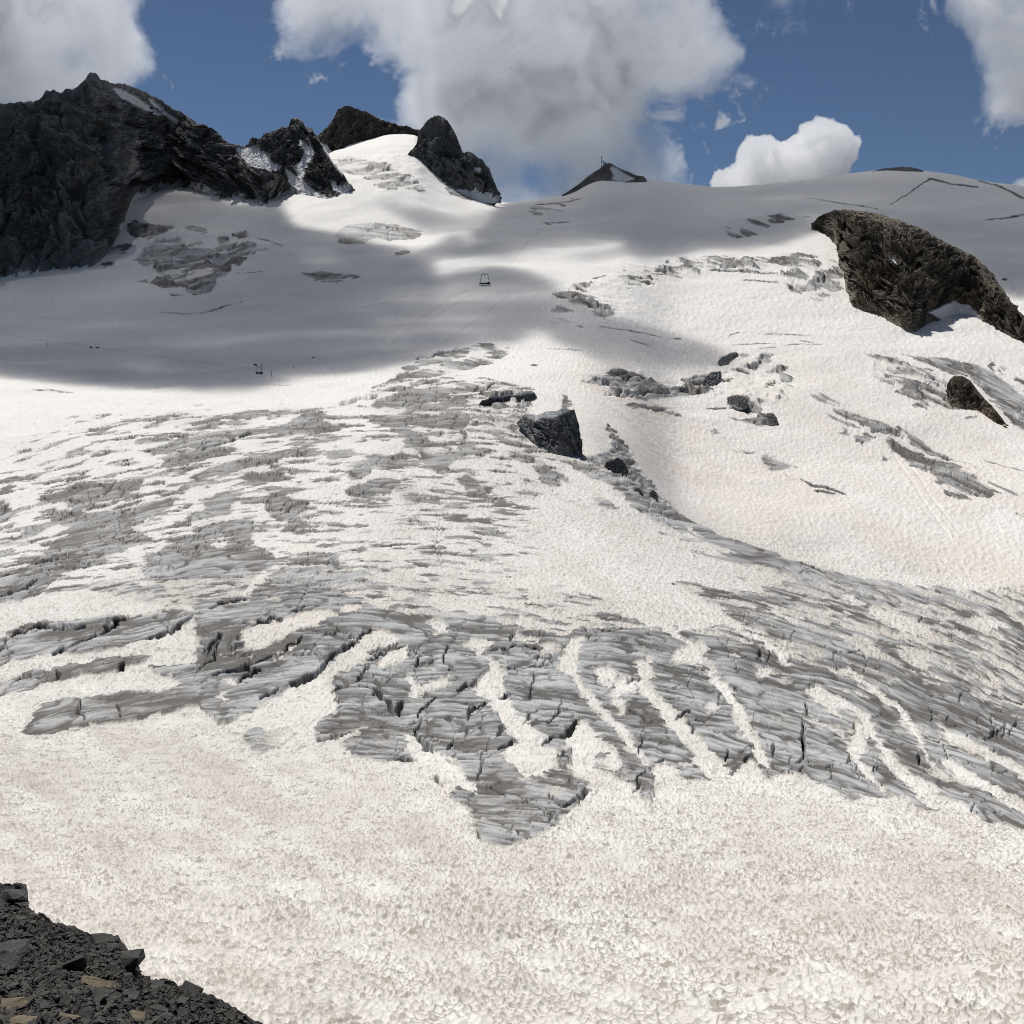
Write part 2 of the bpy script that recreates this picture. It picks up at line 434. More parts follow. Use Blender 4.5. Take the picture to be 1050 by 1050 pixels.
    (zL((410, 420), (520, 310), (650, 330), (700, 400), (740, 500), (640, 520), (520, 490)), .85), (zL((230, 440), (370, 450), (510, 490), (500, 520), (380, 545), (260, 520)), .85),
    (zL((420, 570), (520, 550), (630, 545), (560, 610), (500, 600)), .85), (zL((0, 340), (150, 345), (150, 370), (0, 360)), .85), (zL((20, 430), (150, 430), (140, 445)), .85),
    (zL((580, 220), (650, 235), (740, 280), (770, 330), (740, 440), (660, 340)), .7),
    # shaded icefall under the big rock wall
    (zN((200, 280), (240, 240), (320, 250), (360, 265), (450, 270), (440, 300), (330, 330), (250, 330)), .95), (zN((500, 275), (550, 265), (660, 290), (620, 310), (520, 295)), .95),
    (zN((300, 380), (370, 330), (450, 300), (510, 340), (520, 380), (590, 330), (640, 380), (680, 400), (700, 330), (760, 325), (760, 355), (910, 370), (900, 420), (820, 490), (770, 470),
        (780, 520), (700, 570), (690, 610), (640, 630), (560, 640), (500, 610), (400, 610), (330, 580), (420, 550), (360, 510), (260, 470), (250, 430)), .72),
    (zN((330, 580), (420, 550), (520, 610), (400, 610)), 1), (zN((780, 310), (850, 295), (890, 330), (820, 330)), .95), (zN((240, 560), (330, 560), (320, 575)), .9),
    (zN((440, 630), (540, 650), (530, 660), (450, 650)), 1), (zN((30, 440), (120, 360), (200, 330), (250, 360), (200, 440), (100, 500)), .5),
    ([(345, 240), (352, 232), (375, 229), (400, 230), (435, 237), (425, 244), (400, 246), (385, 243), (372, 250), (345, 249)], .9),
    ([(398, 265), (410, 257), (425, 254), (420, 260)], .9), ([(305, 278), (325, 277), (355, 280), (370, 283), (345, 291), (325, 288)], .7),
    (z3((110, 700), (180, 680), (300, 655), (390, 665), (280, 690), (240, 720), (150, 735)), .55),
    (z2((560, 640), (680, 620), (750, 590), (730, 630), (640, 690), (600, 680)), .42),
    (z2((310, 540), (360, 560), (500, 620), (470, 628), (330, 600)), .75), (z2((0, 490), (60, 510), (180, 550), (150, 555), (0, 525)), .8), (z2((100, 560), (140, 565), (185, 590), (150, 588)), .85),
]:
    P(p, s)
P(zH((360, 235), (560, 205), (540, 270), (520, 300), (560, 370), (520, 395), (440, 345), (360, 305)), .68)
P(zH((150, 110), (250, 70), (390, 42), (495, 48), (420, 105), (300, 130), (120, 170), (20, 195), (60, 250), (330, 262), (520, 240), (560, 180), (440, 155)), .78)
P([(455, 585), (520, 600), (600, 625), (583, 648), (528, 640), (460, 630), (430, 600)], .38)
P([(335, 163), (360, 158), (400, 170), (430, 184), (440, 200), (400, 190), (350, 176)], .66)
# snow lying in the troughs
for p in [
    zA((200, 145), (330, 95), (350, 120), (290, 165), (230, 150)), zA((910, 550), (960, 535), (1000, 560), (940, 570)),
    zF((860, 620), (950, 595), (940, 640), (890, 650)), zF((960, 680), (1050, 655), (1050, 690), (1000, 695)),
    zB((200, 140), (260, 40), (310, 0), (350, 0), (290, 60), (230, 130), (190, 165)),
    zB((190, 290), (260, 250), (380, 230), (450, 205), (540, 195), (600, 210), (540, 240), (440, 270), (400, 280), (320, 310), (270, 340), (200, 325)),
    zB((330, 390), (390, 330), (440, 290), (400, 340), (350, 390)),
    zB((340, 530), (430, 490), (510, 440), (580, 380), (640, 330), (700, 290), (780, 260), (850, 290), (830, 320), (750, 330), (720, 370), (690, 400), (600, 430), (540, 470), (540, 540),
       (600, 560), (580, 600), (500, 650), (480, 680), (400, 690), (330, 740), (290, 760), (200, 700), (180, 660), (240, 620), (280, 580)),
    zB((100, 470), (130, 450), (190, 470), (150, 490)), zB((90, 540), (130, 510), (140, 550)),
    zB((750, 380), (800, 340), (870, 320), (890, 370), (820, 400), (760, 420)), zB((600, 170), (680, 165), (690, 200), (610, 205)), zB((740, 160), (800, 165), (790, 190)),
    zB((960, 240), (1050, 225), (1050, 280), (1000, 275)), zB((880, 470), (900, 440), (920, 500), (980, 480), (1050, 460), (1050, 500), (960, 510), (910, 560), (890, 530)),
    zC((380, 150), (440, 130), (500, 140), (510, 160), (470, 190), (530, 240), (560, 300), (550, 330), (570, 400), (600, 420), (660, 490), (720, 540), (720, 580), (780, 600), (750, 680),
       (640, 710), (600, 680), (550, 640), (550, 600), (610, 560), (550, 500), (530, 470), (480, 400), (440, 380), (420, 360), (460, 310), (480, 250), (440, 200)),
    zC((810, 550), (870, 480), (940, 560), (1000, 600), (1050, 650), (1000, 700), (910, 730), (830, 680), (820, 600)),
    zC((830, 130), (900, 130), (880, 200), (850, 240), (860, 290), (910, 370), (970, 420), (1010, 470), (980, 460), (880, 380), (820, 290), (770, 260), (800, 190)),
    zC((700, 160), (770, 160), (760, 190), (710, 190)), zC((600, 100), (650, 130), (690, 140), (680, 160), (620, 150)), zC((920, 260), (960, 245), (1020, 280), (1000, 340), (950, 320)),
    zC((1000, 370), (1050, 300), (1050, 470), (1010, 430)), zC((180, 560), (270, 620), (330, 640), (370, 690), (450, 750), (430, 790), (340, 730), (300, 760), (250, 700), (170, 640)),
    zC((0, 100), (60, 110), (40, 150), (0, 180)), zC((230, 80), (280, 60), (320, 90), (280, 110)), zC((320, 40), (360, 40), (350, 60)),
    zD((120, 340), (170, 330), (210, 360), (190, 410), (150, 410)), zD((200, 400), (230, 370), (290, 390), (290, 430), (230, 460)), zD((290, 300), (360, 300), (370, 360), (330, 400), (280, 350)),
    zD((430, 300), (520, 240), (600, 270), (570, 330), (480, 320)), zD((580, 480), (620, 480), (640, 510), (590, 530)), zD((580, 570), (620, 580), (610, 620)), zD((780, 360), (850, 340), (850, 380), (800, 385)),
    zE((150, 430), (180, 400), (250, 440), (330, 480), (380, 520), (430, 530), (430, 600), (480, 660), (530, 740), (600, 800), (690, 830), (690, 940), (640, 930), (560, 830), (470, 740), (430, 650),
       (400, 620), (390, 690), (380, 740), (470, 840), (470, 880), (400, 800), (330, 740), (330, 660), (350, 590), (370, 550), (300, 500), (260, 500), (320, 570), (270, 550), (200, 490), (150, 460)),
    zE((380, 90), (500, 110), (640, 170), (660, 200), (540, 190), (400, 120)), zE((290, 30), (350, 40), (380, 90), (330, 80)), zM((150, 30), (220, 0), (330, 60), (380, 130), (400, 250), (240, 300), (230, 180)),
]:
    P(p, 0.05)
for p, w in [(zD((30, 380), (90, 450), (160, 530), (230, 590), (270, 660), (350, 740)), 8), (zD((310, 400), (370, 480), (430, 550), (500, 620), (570, 690), (650, 780)), 15),
             (zD((590, 350), (660, 430), (710, 510), (740, 600), (790, 690), (840, 760)), 12), (zD((250, 100), (400, 190), (520, 250)), 9), (zD((440, 10), (600, 100), (760, 200), (880, 290), (930, 330)), 6),
             (zE((300, 340), (440, 440), (560, 540), (610, 640), (650, 720), (740, 810)), 6), (zE((700, 600), (800, 650), (920, 720), (1050, 790), (1200, 860)), 11),
             (zE((720, 730), (800, 790), (920, 860), (1050, 930), (1200, 1010)), 12), (zE((160, 550), (330, 630)), 4), (zE((0, 110), (140, 170)), 5), (zE((0, 260), (60, 310)), 6), (zE((820, 140), (1000, 180)), 5),
             (zH((60, 180), (200, 150), (400, 115), (460, 95)), 2.0), (zH((30, 225), (140, 185), (300, 150), (430, 140)), 2.2), (zH((140, 130), (300, 100), (400, 70)), 1.6), (zH((60, 205), (200, 178), (430, 150)), 1.4),
             (zH((300, 200), (450, 185), (560, 170)), 1.6), (zH((340, 235), (380, 230), (420, 212)), 1.5), (zH((700, 165), (830, 185), (1000, 205)), 1.2), (zH((560, 400), (700, 405), (760, 395)), 3)]:
    ice.line(p, w * 1.3, 0.05)
P(zB((180, 700), (230, 670), (330, 690), (390, 690), (310, 750), (260, 770), (220, 740)), .9)
P(zC((920, 640), (980, 650), (1000, 690), (940, 690)), .6)
P(zD((110, 700), (160, 690), (200, 760), (230, 800), (180, 790), (120, 750)), .6)
# thin cracks that only show as dark lines
thin = Map(0.0)
for p, w in [(zI((200, 380), (240, 385)), 2), (zI((300, 385), (400, 395), (460, 410), (560, 425)), 2), (zI((430, 435), (520, 470)), 1.2), (zI((760, 150), (900, 155), (1040, 165)), 2.5), (zI((900, 190), (1040, 205)), 2),
             (zI((270, 180), (330, 175)), 1.5), (zI((610, 60 + 370), (640, 432)), 2), (zI((80, 478), (240, 492)), 1), (zI((20, 540), (45, 540)), 3), (zJ((200, 450), (320, 450)), 2), (zJ((770, 870), (840, 910), (920, 920), (1040, 970)), 2.6), (zJ((960, 470), (1050, 520)), 3),
             (zJ((920, 490), (1050, 555)), 2), (zJ((320, 30), (340, 15), (400, 0)), 1), (zJ((500, 10), (680, 12), (820, 20)), 1.2), (zJ((360, 75), (480, 70), (620, 75)), 1.3), (zJ((520, 105), (620, 100)), 1.3), (zJ((640, 95), (760, 75), (920, 78)), 1.2),
             (zJ((760, 50), (850, 65)), 1.2), (zK((880, 710), (950, 750), (1020, 780)), 3), (zK((850, 590), (950, 630), (1050, 660)), 1.2), (zK((140, 390), (220, 420), (280, 450)), 2.5), (zK((750, 605), (850, 650)), 1),
             (zL((0, 250), (250, 265)), 2), (zN((390, 735), (520, 745), (640, 740), (740, 710), (830, 685)), 1.5), (zN((890, 335), (960, 350), (1050, 380)), 2), (zN((900, 400), (970, 395)), 2), (zN((790, 530), (900, 525), (940, 518)), 1.2),
             (zN((370, 375), (430, 400), (470, 450)), 2), (z3((640, 625), (700, 590), (760, 550), (830, 565), (910, 575)), 2.2), (z3((910, 555), (980, 575), (1030, 600), (1120, 640)), 2.6),
             (z3((935, 675), (1000, 665), (1100, 650)), 2), (z3((380, 605), (480, 620), (600, 645)), 1.6), (z2((600, 630), (700, 620), (740, 610)), 1.6), (z2((620, 685), (700, 680)), 1.6), (zG((270, 55), (330, 60), (400, 60)), 1.5),
             (zF((130, 0), (300, 2)), 1.5), (zF((0, 385), (200, 360), (330, 330)), 1), (zF((0, 280), (150, 240), (340, 200)), .7), (zG((400, 415), (500, 430)), 1.3), (zK((770, 410), (830, 400)), 2.5)]:
    thin.line(p, w * 1.15, 1.0)

ice_soft = Map(0.0); ice_soft.a[:] = ice.a; ice_soft.blur(3.2)
rough = Map(0.0)          # where the ice is broken into seracs
for p in [zN((200, 250), (330, 240), (500, 270), (910, 330), (900, 430), (780, 520), (690, 610), (560, 650), (330, 590), (250, 440)), zL((60, 200), (380, 170), (760, 260), (760, 440), (640, 530), (400, 550), (160, 400)),
          zI((60, 275), (200, 200), (560, 110), (1050, 90), (1050, 150), (700, 170), (430, 240), (380, 340), (180, 320)), zJ((50, 300), (270, 150), (600, 120), (720, 230), (700, 420), (620, 560), (420, 560), (300, 420), (100, 360)),
          zK((300, 110), (520, 120), (690, 240), (730, 370), (520, 350), (330, 205)), zH((360, 200), (580, 190), (540, 330), (440, 330), (360, 290)), zH((790, 290), (900, 420), (965, 540), (880, 520), (800, 440)),
          [(330, 160), (430, 150), (440, 200), (360, 190)], zI((215, 600), (390, 560), (760, 645), (600, 670), (400, 680))]:
    rough.poly(p, 1.0)
rough.blur(4)
# deep crevasses, (polyline, width in photo pixels)
crack = Map(0.0)
for p, w in [
    (zA((0, 220), (100, 185), (140, 150)), 3), (zA((300, 410), (420, 360), (480, 320), (540, 300)), 3), (zA((220, 440), (260, 420)), 4), (zA((620, 390), (720, 350), (800, 305)), 3), (zA((330, 640), (320, 690), (350, 725)), 3),
    (zA((490, 650), (500, 710)), 1.8), (zA((235, 500), (235, 545)), 2), (zA((860, 430), (910, 370)), 2.6), (zA((880, 270), (960, 235), (1010, 230)), 3), (zA((140, 350), (200, 335)), 3), (zA((900, 520), (1050, 485)), 3), (zA((480, 500), (520, 480)), 3),
    (zA((150, 75), (240, 40)), 2.5), (zA((0, 380), (150, 350), (350, 340)), 1.6),
    (zB((60, 190), (140, 160), (210, 145)), 3), (zB((80, 450), (200, 415), (300, 380)), 4), (zB((180, 465), (270, 420)), 3), (zB((270, 550), (340, 505)), 3), (zB((390, 490), (480, 450), (540, 410), (590, 350), (640, 325), (720, 265)), 4),
    (zB((340, 380), (440, 290)), 3), (zB((570, 520), (600, 500)), 2), (zB((680, 460), (710, 410)), 6), (zB((740, 530), (800, 580), (840, 610)), 6), (zB((690, 490), (740, 510)), 3), (zB((840, 600), (860, 560)), 4), (zB((920, 340), (925, 420)), 2),
    (zB((830, 800), (900, 800)), 5), (zB((500, 720), (660, 685)), 3), (zB((910, 690), (960, 740), (990, 770)), 6), (zB((720, 380), (850, 320)), 2.5), (zB((210, 250), (360, 225)), 2), (zB((400, 200), (450, 185)), 2), (zB((20, 420), (80, 380), (110, 290)), 2),
    (zC((0, 190), (60, 170), (120, 160)), 3), (zC((310, 170), (310, 250), (350, 280)), 3), (zC((200, 190), (190, 260)), 2), (zC((80, 440), (110, 430), (130, 410)), 7), (zC((0, 330), (30, 360), (80, 410)), 4), (zC((190, 540), (240, 570), (260, 600)), 7),
    (zC((310, 600), (340, 560)), 4), (zC((270, 700), (295, 745)), 5), (zC((440, 720), (460, 640), (440, 600)), 2.5), (zC((400, 480), (420, 430), (480, 400)), 4), (zC((520, 540), (550, 500)), 5), (zC((540, 590), (590, 560)), 4), (zC((640, 490), (690, 430)), 2),
    (zC((740, 480), (790, 430), (790, 400)), 1.5), (zC((550, 380), (570, 370)), 4), (zC((720, 570), (740, 550), (800, 540), (830, 500)), 5), (zC((740, 790), (800, 830), (860, 800), (905, 760)), 3.5), (zC((590, 100), (590, 160)), 1.6), (zC((700, 110), (710, 130)), 1.8),
    (zC((550, 260), (700, 260), (720, 215)), 1.6), (zC((670, 290), (680, 340), (640, 400)), 1.3), (zC((360, 355), (440, 325)), 3), (zC((640, 960), (600, 930)), 1.5), (zC((110, 640), (180, 640)), 6), (zC((800, 640), (840, 590)), 3), (zC((320, 640), (360, 660)), 3),
    (zC((460, 970), (440, 930)), 2.5), (zC((480, 740), (700, 830), (780, 900)), 1.3), (zC((180, 520), (220, 430), (280, 380)), 2.2), (zC((500, 180), (600, 170), (720, 180)), 1.5),
    (zD((0, 600), (30, 580), (60, 550)), 4), (zD((0, 700), (30, 670)), 5), (zD((290, 870), (300, 810), (350, 760)), 2.5), (zD((0, 910), (60, 890), (100, 840)), 3.5), (zD((370, 730), (410, 720)), 2), (zD((450, 550), (520, 520)), 2), (zD((520, 560), (540, 610)), 3),
    (zD((660, 720), (670, 690)), 2), (zD((750, 740), (770, 710)), 2.2), (zD((860, 700), (865, 670)), 2.2), (zD((980, 580), (985, 660), (1010, 740)), 2.5), (zD((970, 740), (990, 690)), 2), (zD((270, 520), (340, 570), (370, 570)), 2), (zD((540, 560), (580, 570)), 2),
    (zD((250, 400), (300, 380)), 1.5), (zD((310, 700), (320, 620)), 1.5),
    (zE((130, 570), (130, 680), (170, 740)), 2.2), (zE((110, 740), (150, 690)), 2), (zE((340, 620), (345, 580)), 2), (zE((440, 740), (430, 790)), 1.6), (zE((150, 490), (160, 540)), 2), (zE((610, 690), (620, 750)), 1.6), (zE((20, 680), (15, 720)), 2),
    (zE((900, 630), (950, 590)), 1.6), (zE((700, 640), (740, 720)), 1.6), (zE((320, 750), (330, 700)), 2),
    (zG((600, 135), (680, 110), (740, 105)), 3), (zH((180, 95), (320, 55)), 1.5), (zH((60, 190), (250, 155)), 1.2), (zH((390, 235), (430, 215), (560, 195)), 4), (zH((350, 215), (440, 165)), 1.5), (zF((590, 250), (720, 225)), 1.5), (zF((840, 250), (930, 225), (1040, 185)), 1.8),
    (zF((150, 720), (240, 690)), 2.5), (zF((700, 190), (860, 175)), 1.3), (zI((230, 605), (330, 600)), 1.2), (zI((340, 660), (440, 680), (600, 660)), 1.8), (zJ((60, 300), (200, 325)), 1.2), (zK((420, 470), (480, 490)), 1.2),
]:
    crack.line(p, w, 1.0)

groove = Map(0.0)         # small melt-water runnels in the snow
for p, w in [(zB((640, 800), (662, 850), (670, 920), (690, 980)), 2.5), (zG((990, 730), (1010, 690), (1030, 650)), 2), (zG((1000, 800), (1020, 770), (1018, 740)), 2.2), (zB((745, 110), (740, 60), (720, 20)), 2), ([(432, 700), (440, 740), (452, 790)], 1.5),
             ([(300, 640), (318, 600), (345, 570)], 2), ([(455, 585), (447, 560), (452, 530)], 1.6), ([(930, 470), (955, 510), (985, 545)], 1.2), ([(915, 460), (945, 510), (975, 550)], 1.2), ([(300, 860), (330, 900), (352, 960)], 1.5), ([(690, 600), (760, 650), (800, 680)], 1.5)]:
    groove.line(p, w, 1.0, .8)
track = Map(0.0)          # old ski tracks and the drag lift's line
for p, w in [([(490, 297), (450, 322), (400, 352)], 1.2), ([(472, 300), (430, 326), (385, 352)], 1.0), ([(522, 302), (470, 342), (452, 352)], 1.2), ([(480, 296), (462, 303), (455, 309)], 3), ([(0, 341), (60, 352), (200, 372), (262, 380)], 1.2), ([(840, 215), (760, 225), (700, 250)], 1.0),
             ([(560, 232), (540, 250), (520, 275)], 1.0), ([(0, 470), (120, 440), (230, 425)], .8), ([(0, 452), (150, 428), (250, 410)], .8)]:
    track.line(p, w, 1.0, .8)
# dirt on the ice (brown silt), pink dust on the snow, blue bare ice
dirt = Map(.42)
for p, s in [([(0, 380), (600, 380), (600, 560), (0, 600)], .75), ([(640, 560), (800, 580), (1400, 610), (1400, 760), (900, 690), (760, 640), (690, 600)], .5),
             ([(600, 420), (680, 500), (1050, 620), (1050, 640), (690, 545)], .5), ([(0, 560), (330, 590), (330, 640), (0, 690)], .45), ([(20, 700), (240, 690), (220, 740), (30, 760)], .6),
             ([(500, 240), (1060, 240), (1060, 540), (640, 520), (560, 440)], .65), (zN((200, 280), (240, 240), (450, 270), (440, 300), (250, 330)), 1), (zN((500, 275), (550, 265), (660, 290), (620, 310)), 1),
             (zN((780, 310), (850, 295), (890, 330)), 1), (zK((480, 100), (800, 150), (1050, 300), (1050, 470), (870, 290), (600, 150)), .3), (zC((420, 480), (560, 560), (820, 850), (500, 1000), (420, 820)), .6),
             (zG((290, 530), (480, 530), (470, 660), (340, 670)), 1)]:
    dirt.poly(p, s)
dirt.blur(14)
blue = Map(.25)
for p, s in [([(200, 600), (460, 620), (440, 740), (200, 720)], .8), ([(430, 640), (760, 650), (820, 790), (600, 770), (440, 740)], .8), ([(790, 640), (1050, 660), (1050, 800), (800, 780)], .5), (zG((640, 480), (760, 470), (720, 530), (660, 530)), 1),
             (zB((380, 340), (580, 340), (540, 420), (400, 470)), 1), (zD((40, 310), (110, 310), (130, 420), (60, 400)), 1), (zC((540, 190), (700, 190), (700, 250), (550, 250)), 1), (zB((690, 480), (830, 540), (840, 620), (740, 560)), 1)]:
    blue.poly(p, s)
blue.blur(8)
dust = Map(.12)
for p, s in [([(590, 370), (640, 360), (760, 470), (900, 560), (1060, 600), (1060, 560), (980, 560), (860, 520), (760, 560), (690, 500), (640, 450)], .8), ([(700, 330), (1060, 380), (1060, 580), (860, 540), (740, 430)], .42), ([(540, 380), (650, 380), (700, 460), (660, 470), (600, 410)], .8),
             ([(0, 880), (300, 960), (300, 1060), (0, 1060)], .22), ([(300, 560), (420, 620), (300, 640), (250, 620)], .5)]:
    dust.poly(p, s)
dust.blur(18)
drt_snow = Map(.5)          # grey silt and old dust in the snow: dirtier towards the foot of the tongue
drt_snow.poly([(-320, -120), (1370, -120), (1370, 420), (-320, 420)], .0)
drt_snow.poly([(-320, 380), (140, 390), (150, 470), (-320, 560)], .02)
drt_snow.poly([(-320, 420), (420, 420), (420, 560), (-320, 640)], .2)
drt_snow.poly([(560, 360), (1370, 340), (1370, 610), (700, 530)], .12)
drt_snow.poly([(400, 420), (640, 480), (760, 600), (1370, 640), (1370, 860), (400, 700)], .5)
drt_snow.poly([(-320, 760), (230, 740), (480, 830), (1370, 830), (1370, 1300), (-320, 1300)], .84)
drt_snow.poly([(-320, 770), (230, 750), (480, 830), (-320, 980)], .95)
drt_snow.blur(30)

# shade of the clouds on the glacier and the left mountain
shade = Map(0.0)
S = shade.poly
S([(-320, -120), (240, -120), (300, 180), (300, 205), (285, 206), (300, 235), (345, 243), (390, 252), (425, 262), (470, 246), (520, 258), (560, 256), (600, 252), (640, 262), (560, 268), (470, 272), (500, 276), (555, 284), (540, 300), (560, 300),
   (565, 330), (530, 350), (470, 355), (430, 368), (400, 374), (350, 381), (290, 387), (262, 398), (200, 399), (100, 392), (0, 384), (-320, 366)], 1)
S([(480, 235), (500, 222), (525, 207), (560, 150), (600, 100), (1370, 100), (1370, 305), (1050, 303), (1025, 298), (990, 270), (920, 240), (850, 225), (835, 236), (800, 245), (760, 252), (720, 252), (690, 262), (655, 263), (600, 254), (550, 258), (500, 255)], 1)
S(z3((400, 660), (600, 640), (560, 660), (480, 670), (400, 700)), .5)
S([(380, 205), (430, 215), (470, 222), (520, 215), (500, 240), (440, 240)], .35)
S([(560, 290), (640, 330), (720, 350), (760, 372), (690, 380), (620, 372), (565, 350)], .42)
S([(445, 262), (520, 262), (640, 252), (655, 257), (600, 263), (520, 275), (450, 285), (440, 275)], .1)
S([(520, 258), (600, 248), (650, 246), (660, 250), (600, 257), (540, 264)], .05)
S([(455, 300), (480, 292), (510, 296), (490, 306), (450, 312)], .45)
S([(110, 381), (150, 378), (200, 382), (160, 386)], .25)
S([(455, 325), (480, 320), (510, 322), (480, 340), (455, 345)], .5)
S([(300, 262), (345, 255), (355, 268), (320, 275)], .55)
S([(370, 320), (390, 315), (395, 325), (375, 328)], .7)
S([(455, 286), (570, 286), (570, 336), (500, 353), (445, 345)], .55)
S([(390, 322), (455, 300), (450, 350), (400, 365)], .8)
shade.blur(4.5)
# ------------------------------------------------------------------ terrain heights: photo row at which the ground appears, per column and distance
def pchip(x, y, xq):
    """shape-preserving cubic along axis 0 of y"""
    x = np.asarray(x, float); y = np.asarray(y, float); xq = np.asarray(xq, float)
    h = np.diff(x); sh = (-1,) + (1,) * (y.ndim - 1)
    d = np.diff(y, axis=0) / h.reshape(sh)
    m = np.zeros_like(y)
    w1 = (2 * h[1:] + h[:-1]).reshape(sh); w2 = (h[1:] + 2 * h[:-1]).reshape(sh)
    ok = d[:-1] * d[1:] > 0
    with np.errstate(divide='ignore', invalid='ignore'):
        mm = (w1 + w2) / (w1 / d[:-1] + w2 / d[1:])
    m[1:-1] = np.where(ok, mm, 0)
    m[0] = d[0]; m[-1] = d[-1]
    i = np.clip(np.searchsorted(x, xq) - 1, 0, len(x) - 2)
    t = ((xq - x[i]) / h[i]).reshape(sh); hh = h[i].reshape(sh)
    return ((2 * t ** 3 - 3 * t ** 2 + 1) * y[i] + (t ** 3 - 2 * t ** 2 + t) * hh * m[i]
            + (-2 * t ** 3 + 3 * t ** 2) * y[i + 1] + (t ** 3 - t ** 2) * hh * m[i + 1])


def curve(pts, q):
    p = np.asarray(pts, float)
    return np.interp(q, p[:, 0], p[:, 1])


SKY = [(-500, 215), (0, 205), (150, 195), (220, 185), (260, 178), (300, 172), (320, 160), (335, 155), (345, 151), (360, 147), (380, 142), (392, 139), (402, 138), (415, 138), (428, 140), (450, 165), (480, 192),
       (510, 207), (525, 207.5), (545, 206), (560, 203), (578, 199.5), (593, 194), (604, 187.5), (614, 184), (630, 184), (645, 185), (660, 184), (675, 185), (690, 187), (735, 191.5), (755, 191.5),
       (775, 190), (800, 187), (830, 183.5), (845, 182), (870, 178.5), (900, 175), (940, 174), (970, 177), (1000, 183), (1025, 188), (1050, 190.5), (1200, 205), (1600, 240)]
TU = [-500, 0, 200, 400, 525, 600, 640, 700, 850, 1050, 1600]
TAB = [(8, [1560] * 11), (15, [1240] * 11), (26, [1052] * 11),
       (45, [930, 930, 928, 926, 925, 925, 925, 926, 928, 930, 935]),
       (75, [835, 832, 825, 818, 815, 815, 816, 818, 826, 836, 850]),
       (110, [752, 747, 740, 733, 730, 731, 733, 736, 750, 766, 790]),
       (150, [680, 674, 668, 662, 660, 661, 664, 669, 686, 706, 735]),
       (200, [612, 604, 600, 596, 595, 597, 600, 608, 630, 652, 690]),
       (260, [548, 540, 538, 535, 534, 535, 538, 551, 580, 606, 650]),
       (320, [500, 492, 488, 484, 485, 487, 493, 533, 583, 612, 640]),
       (400, [458, 450, 444, 440, 440, 446, 470, 531, 590, 606, 620]),
       (480, [432, 424, 418, 414, 412, 420, 440, 506, 545, 562, 570]),
       (600, [404, 397, 390, 384, 378, 385, 405, 456, 480, 492, 500]),
       (750, [378, 372, 362, 350, 343, 348, 362, 395, 405, 424, 440]),
       (950, [342, 338, 325, 305, 295, 297, 305, 330, 338, 350, 370]),
       (1300, [290, 284, 258, 238, 232, 234, 236, 240, 243, 262, 290])]
gu = np.arange(-500, 1600.5, 2.0)
LR0, LR1, NR = math.log(8.0), math.log(2600.0), 1400
glr = np.linspace(LR0, LR1, NR)
gR = np.exp(glr)
tb = np.array([r[1] for r in TAB], float)                 # (rings, columns)
tb_u = pchip(TU, tb.T, gu).T                              # (rings, fine u)
kg = np.exp(-np.linspace(-2.2, 2.2, 25) ** 2); kg /= kg.sum()
tb_u = np.array([np.convolve(np.pad(q_, 12, 'edge'), kg, 'valid') for q_ in tb_u])
sky_u = curve(SKY, gu)
k = np.ones(5) / 5
sky_u = np.convolve(np.pad(sky_u, 2, 'edge'), k, 'valid')
rings = [r[0] for r in TAB]; rows = [tb_u[i] for i in range(len(TAB))]
for R, g in ((1450, .52), (1600, .2), (1720, .05), (1800, 0.0)):
    rings.append(R); rows.append(sky_u + (tb_u[-1] - sky_u) * g)
for R, a in ((1900, 9), (2100, 40), (2600, 120)):
    rings.append(R); rows.append(sky_u + a)
VT = pchip(np.log(rings), np.array(rows), glr)            # (NR, NU)


def vrow(u, R):
    x = np.clip((np.asarray(u, float) - gu[0]) / 2.0, 0, len(gu) - 1.001)
    y = np.clip((np.log(np.maximum(R, 8.0)) - LR0) / (LR1 - LR0) * (NR - 1), 0, NR - 1.001)
    i = y.astype(int); j = x.astype(int); fy = y - i; fx = x - j
    return (VT[i, j] * (1 - fx) + VT[i, j + 1] * fx) * (1 - fy) + (VT[i + 1, j] * (1 - fx) + VT[i + 1, j + 1] * fx) * fy


def ground_R(u, v):
    """distance at which the ray through (u, v) first meets the ground"""
    u = np.atleast_1d(np.asarray(u, float)); v = np.atleast_1d(np.asarray(v, float))
    out = np.empty(u.shape)
    for n, (a, b) in enumerate(zip(u, v)):
        col = vrow(np.full(NR, a), gR)
        hit = np.nonzero(col <= b)[0]
        if len(hit) == 0:
            out[n] = 1800.0
        elif hit[0] == 0:
            out[n] = gR[0]
        else:
            i = hit[0]
            t = (col[i - 1] - b) / max(col[i - 1] - col[i], 1e-6)
            out[n] = math.exp(glr[i - 1] + t * (glr[i] - glr[i - 1]))
    return out


def ground_point(u, v):
    return at(u, v, float(ground_R(u, v)[0]))


def ground_z(x, y):
    """height of the undetailed ground under world points, and the photo coordinates of those ground points"""
    R = np.hypot(x, y); u = np.full(x.shape, W / 2); v = np.full(x.shape, 400.0)
    for _ in range(5):
        b = W / 2 - v
        yy = np.where(y > 1, y, 1.0)
        u = W / 2 + x / yy * (F * cp + b * sp)
        v = vrow(u, R)
    z = at(u, v, R)[..., 2]
    return z, u, v


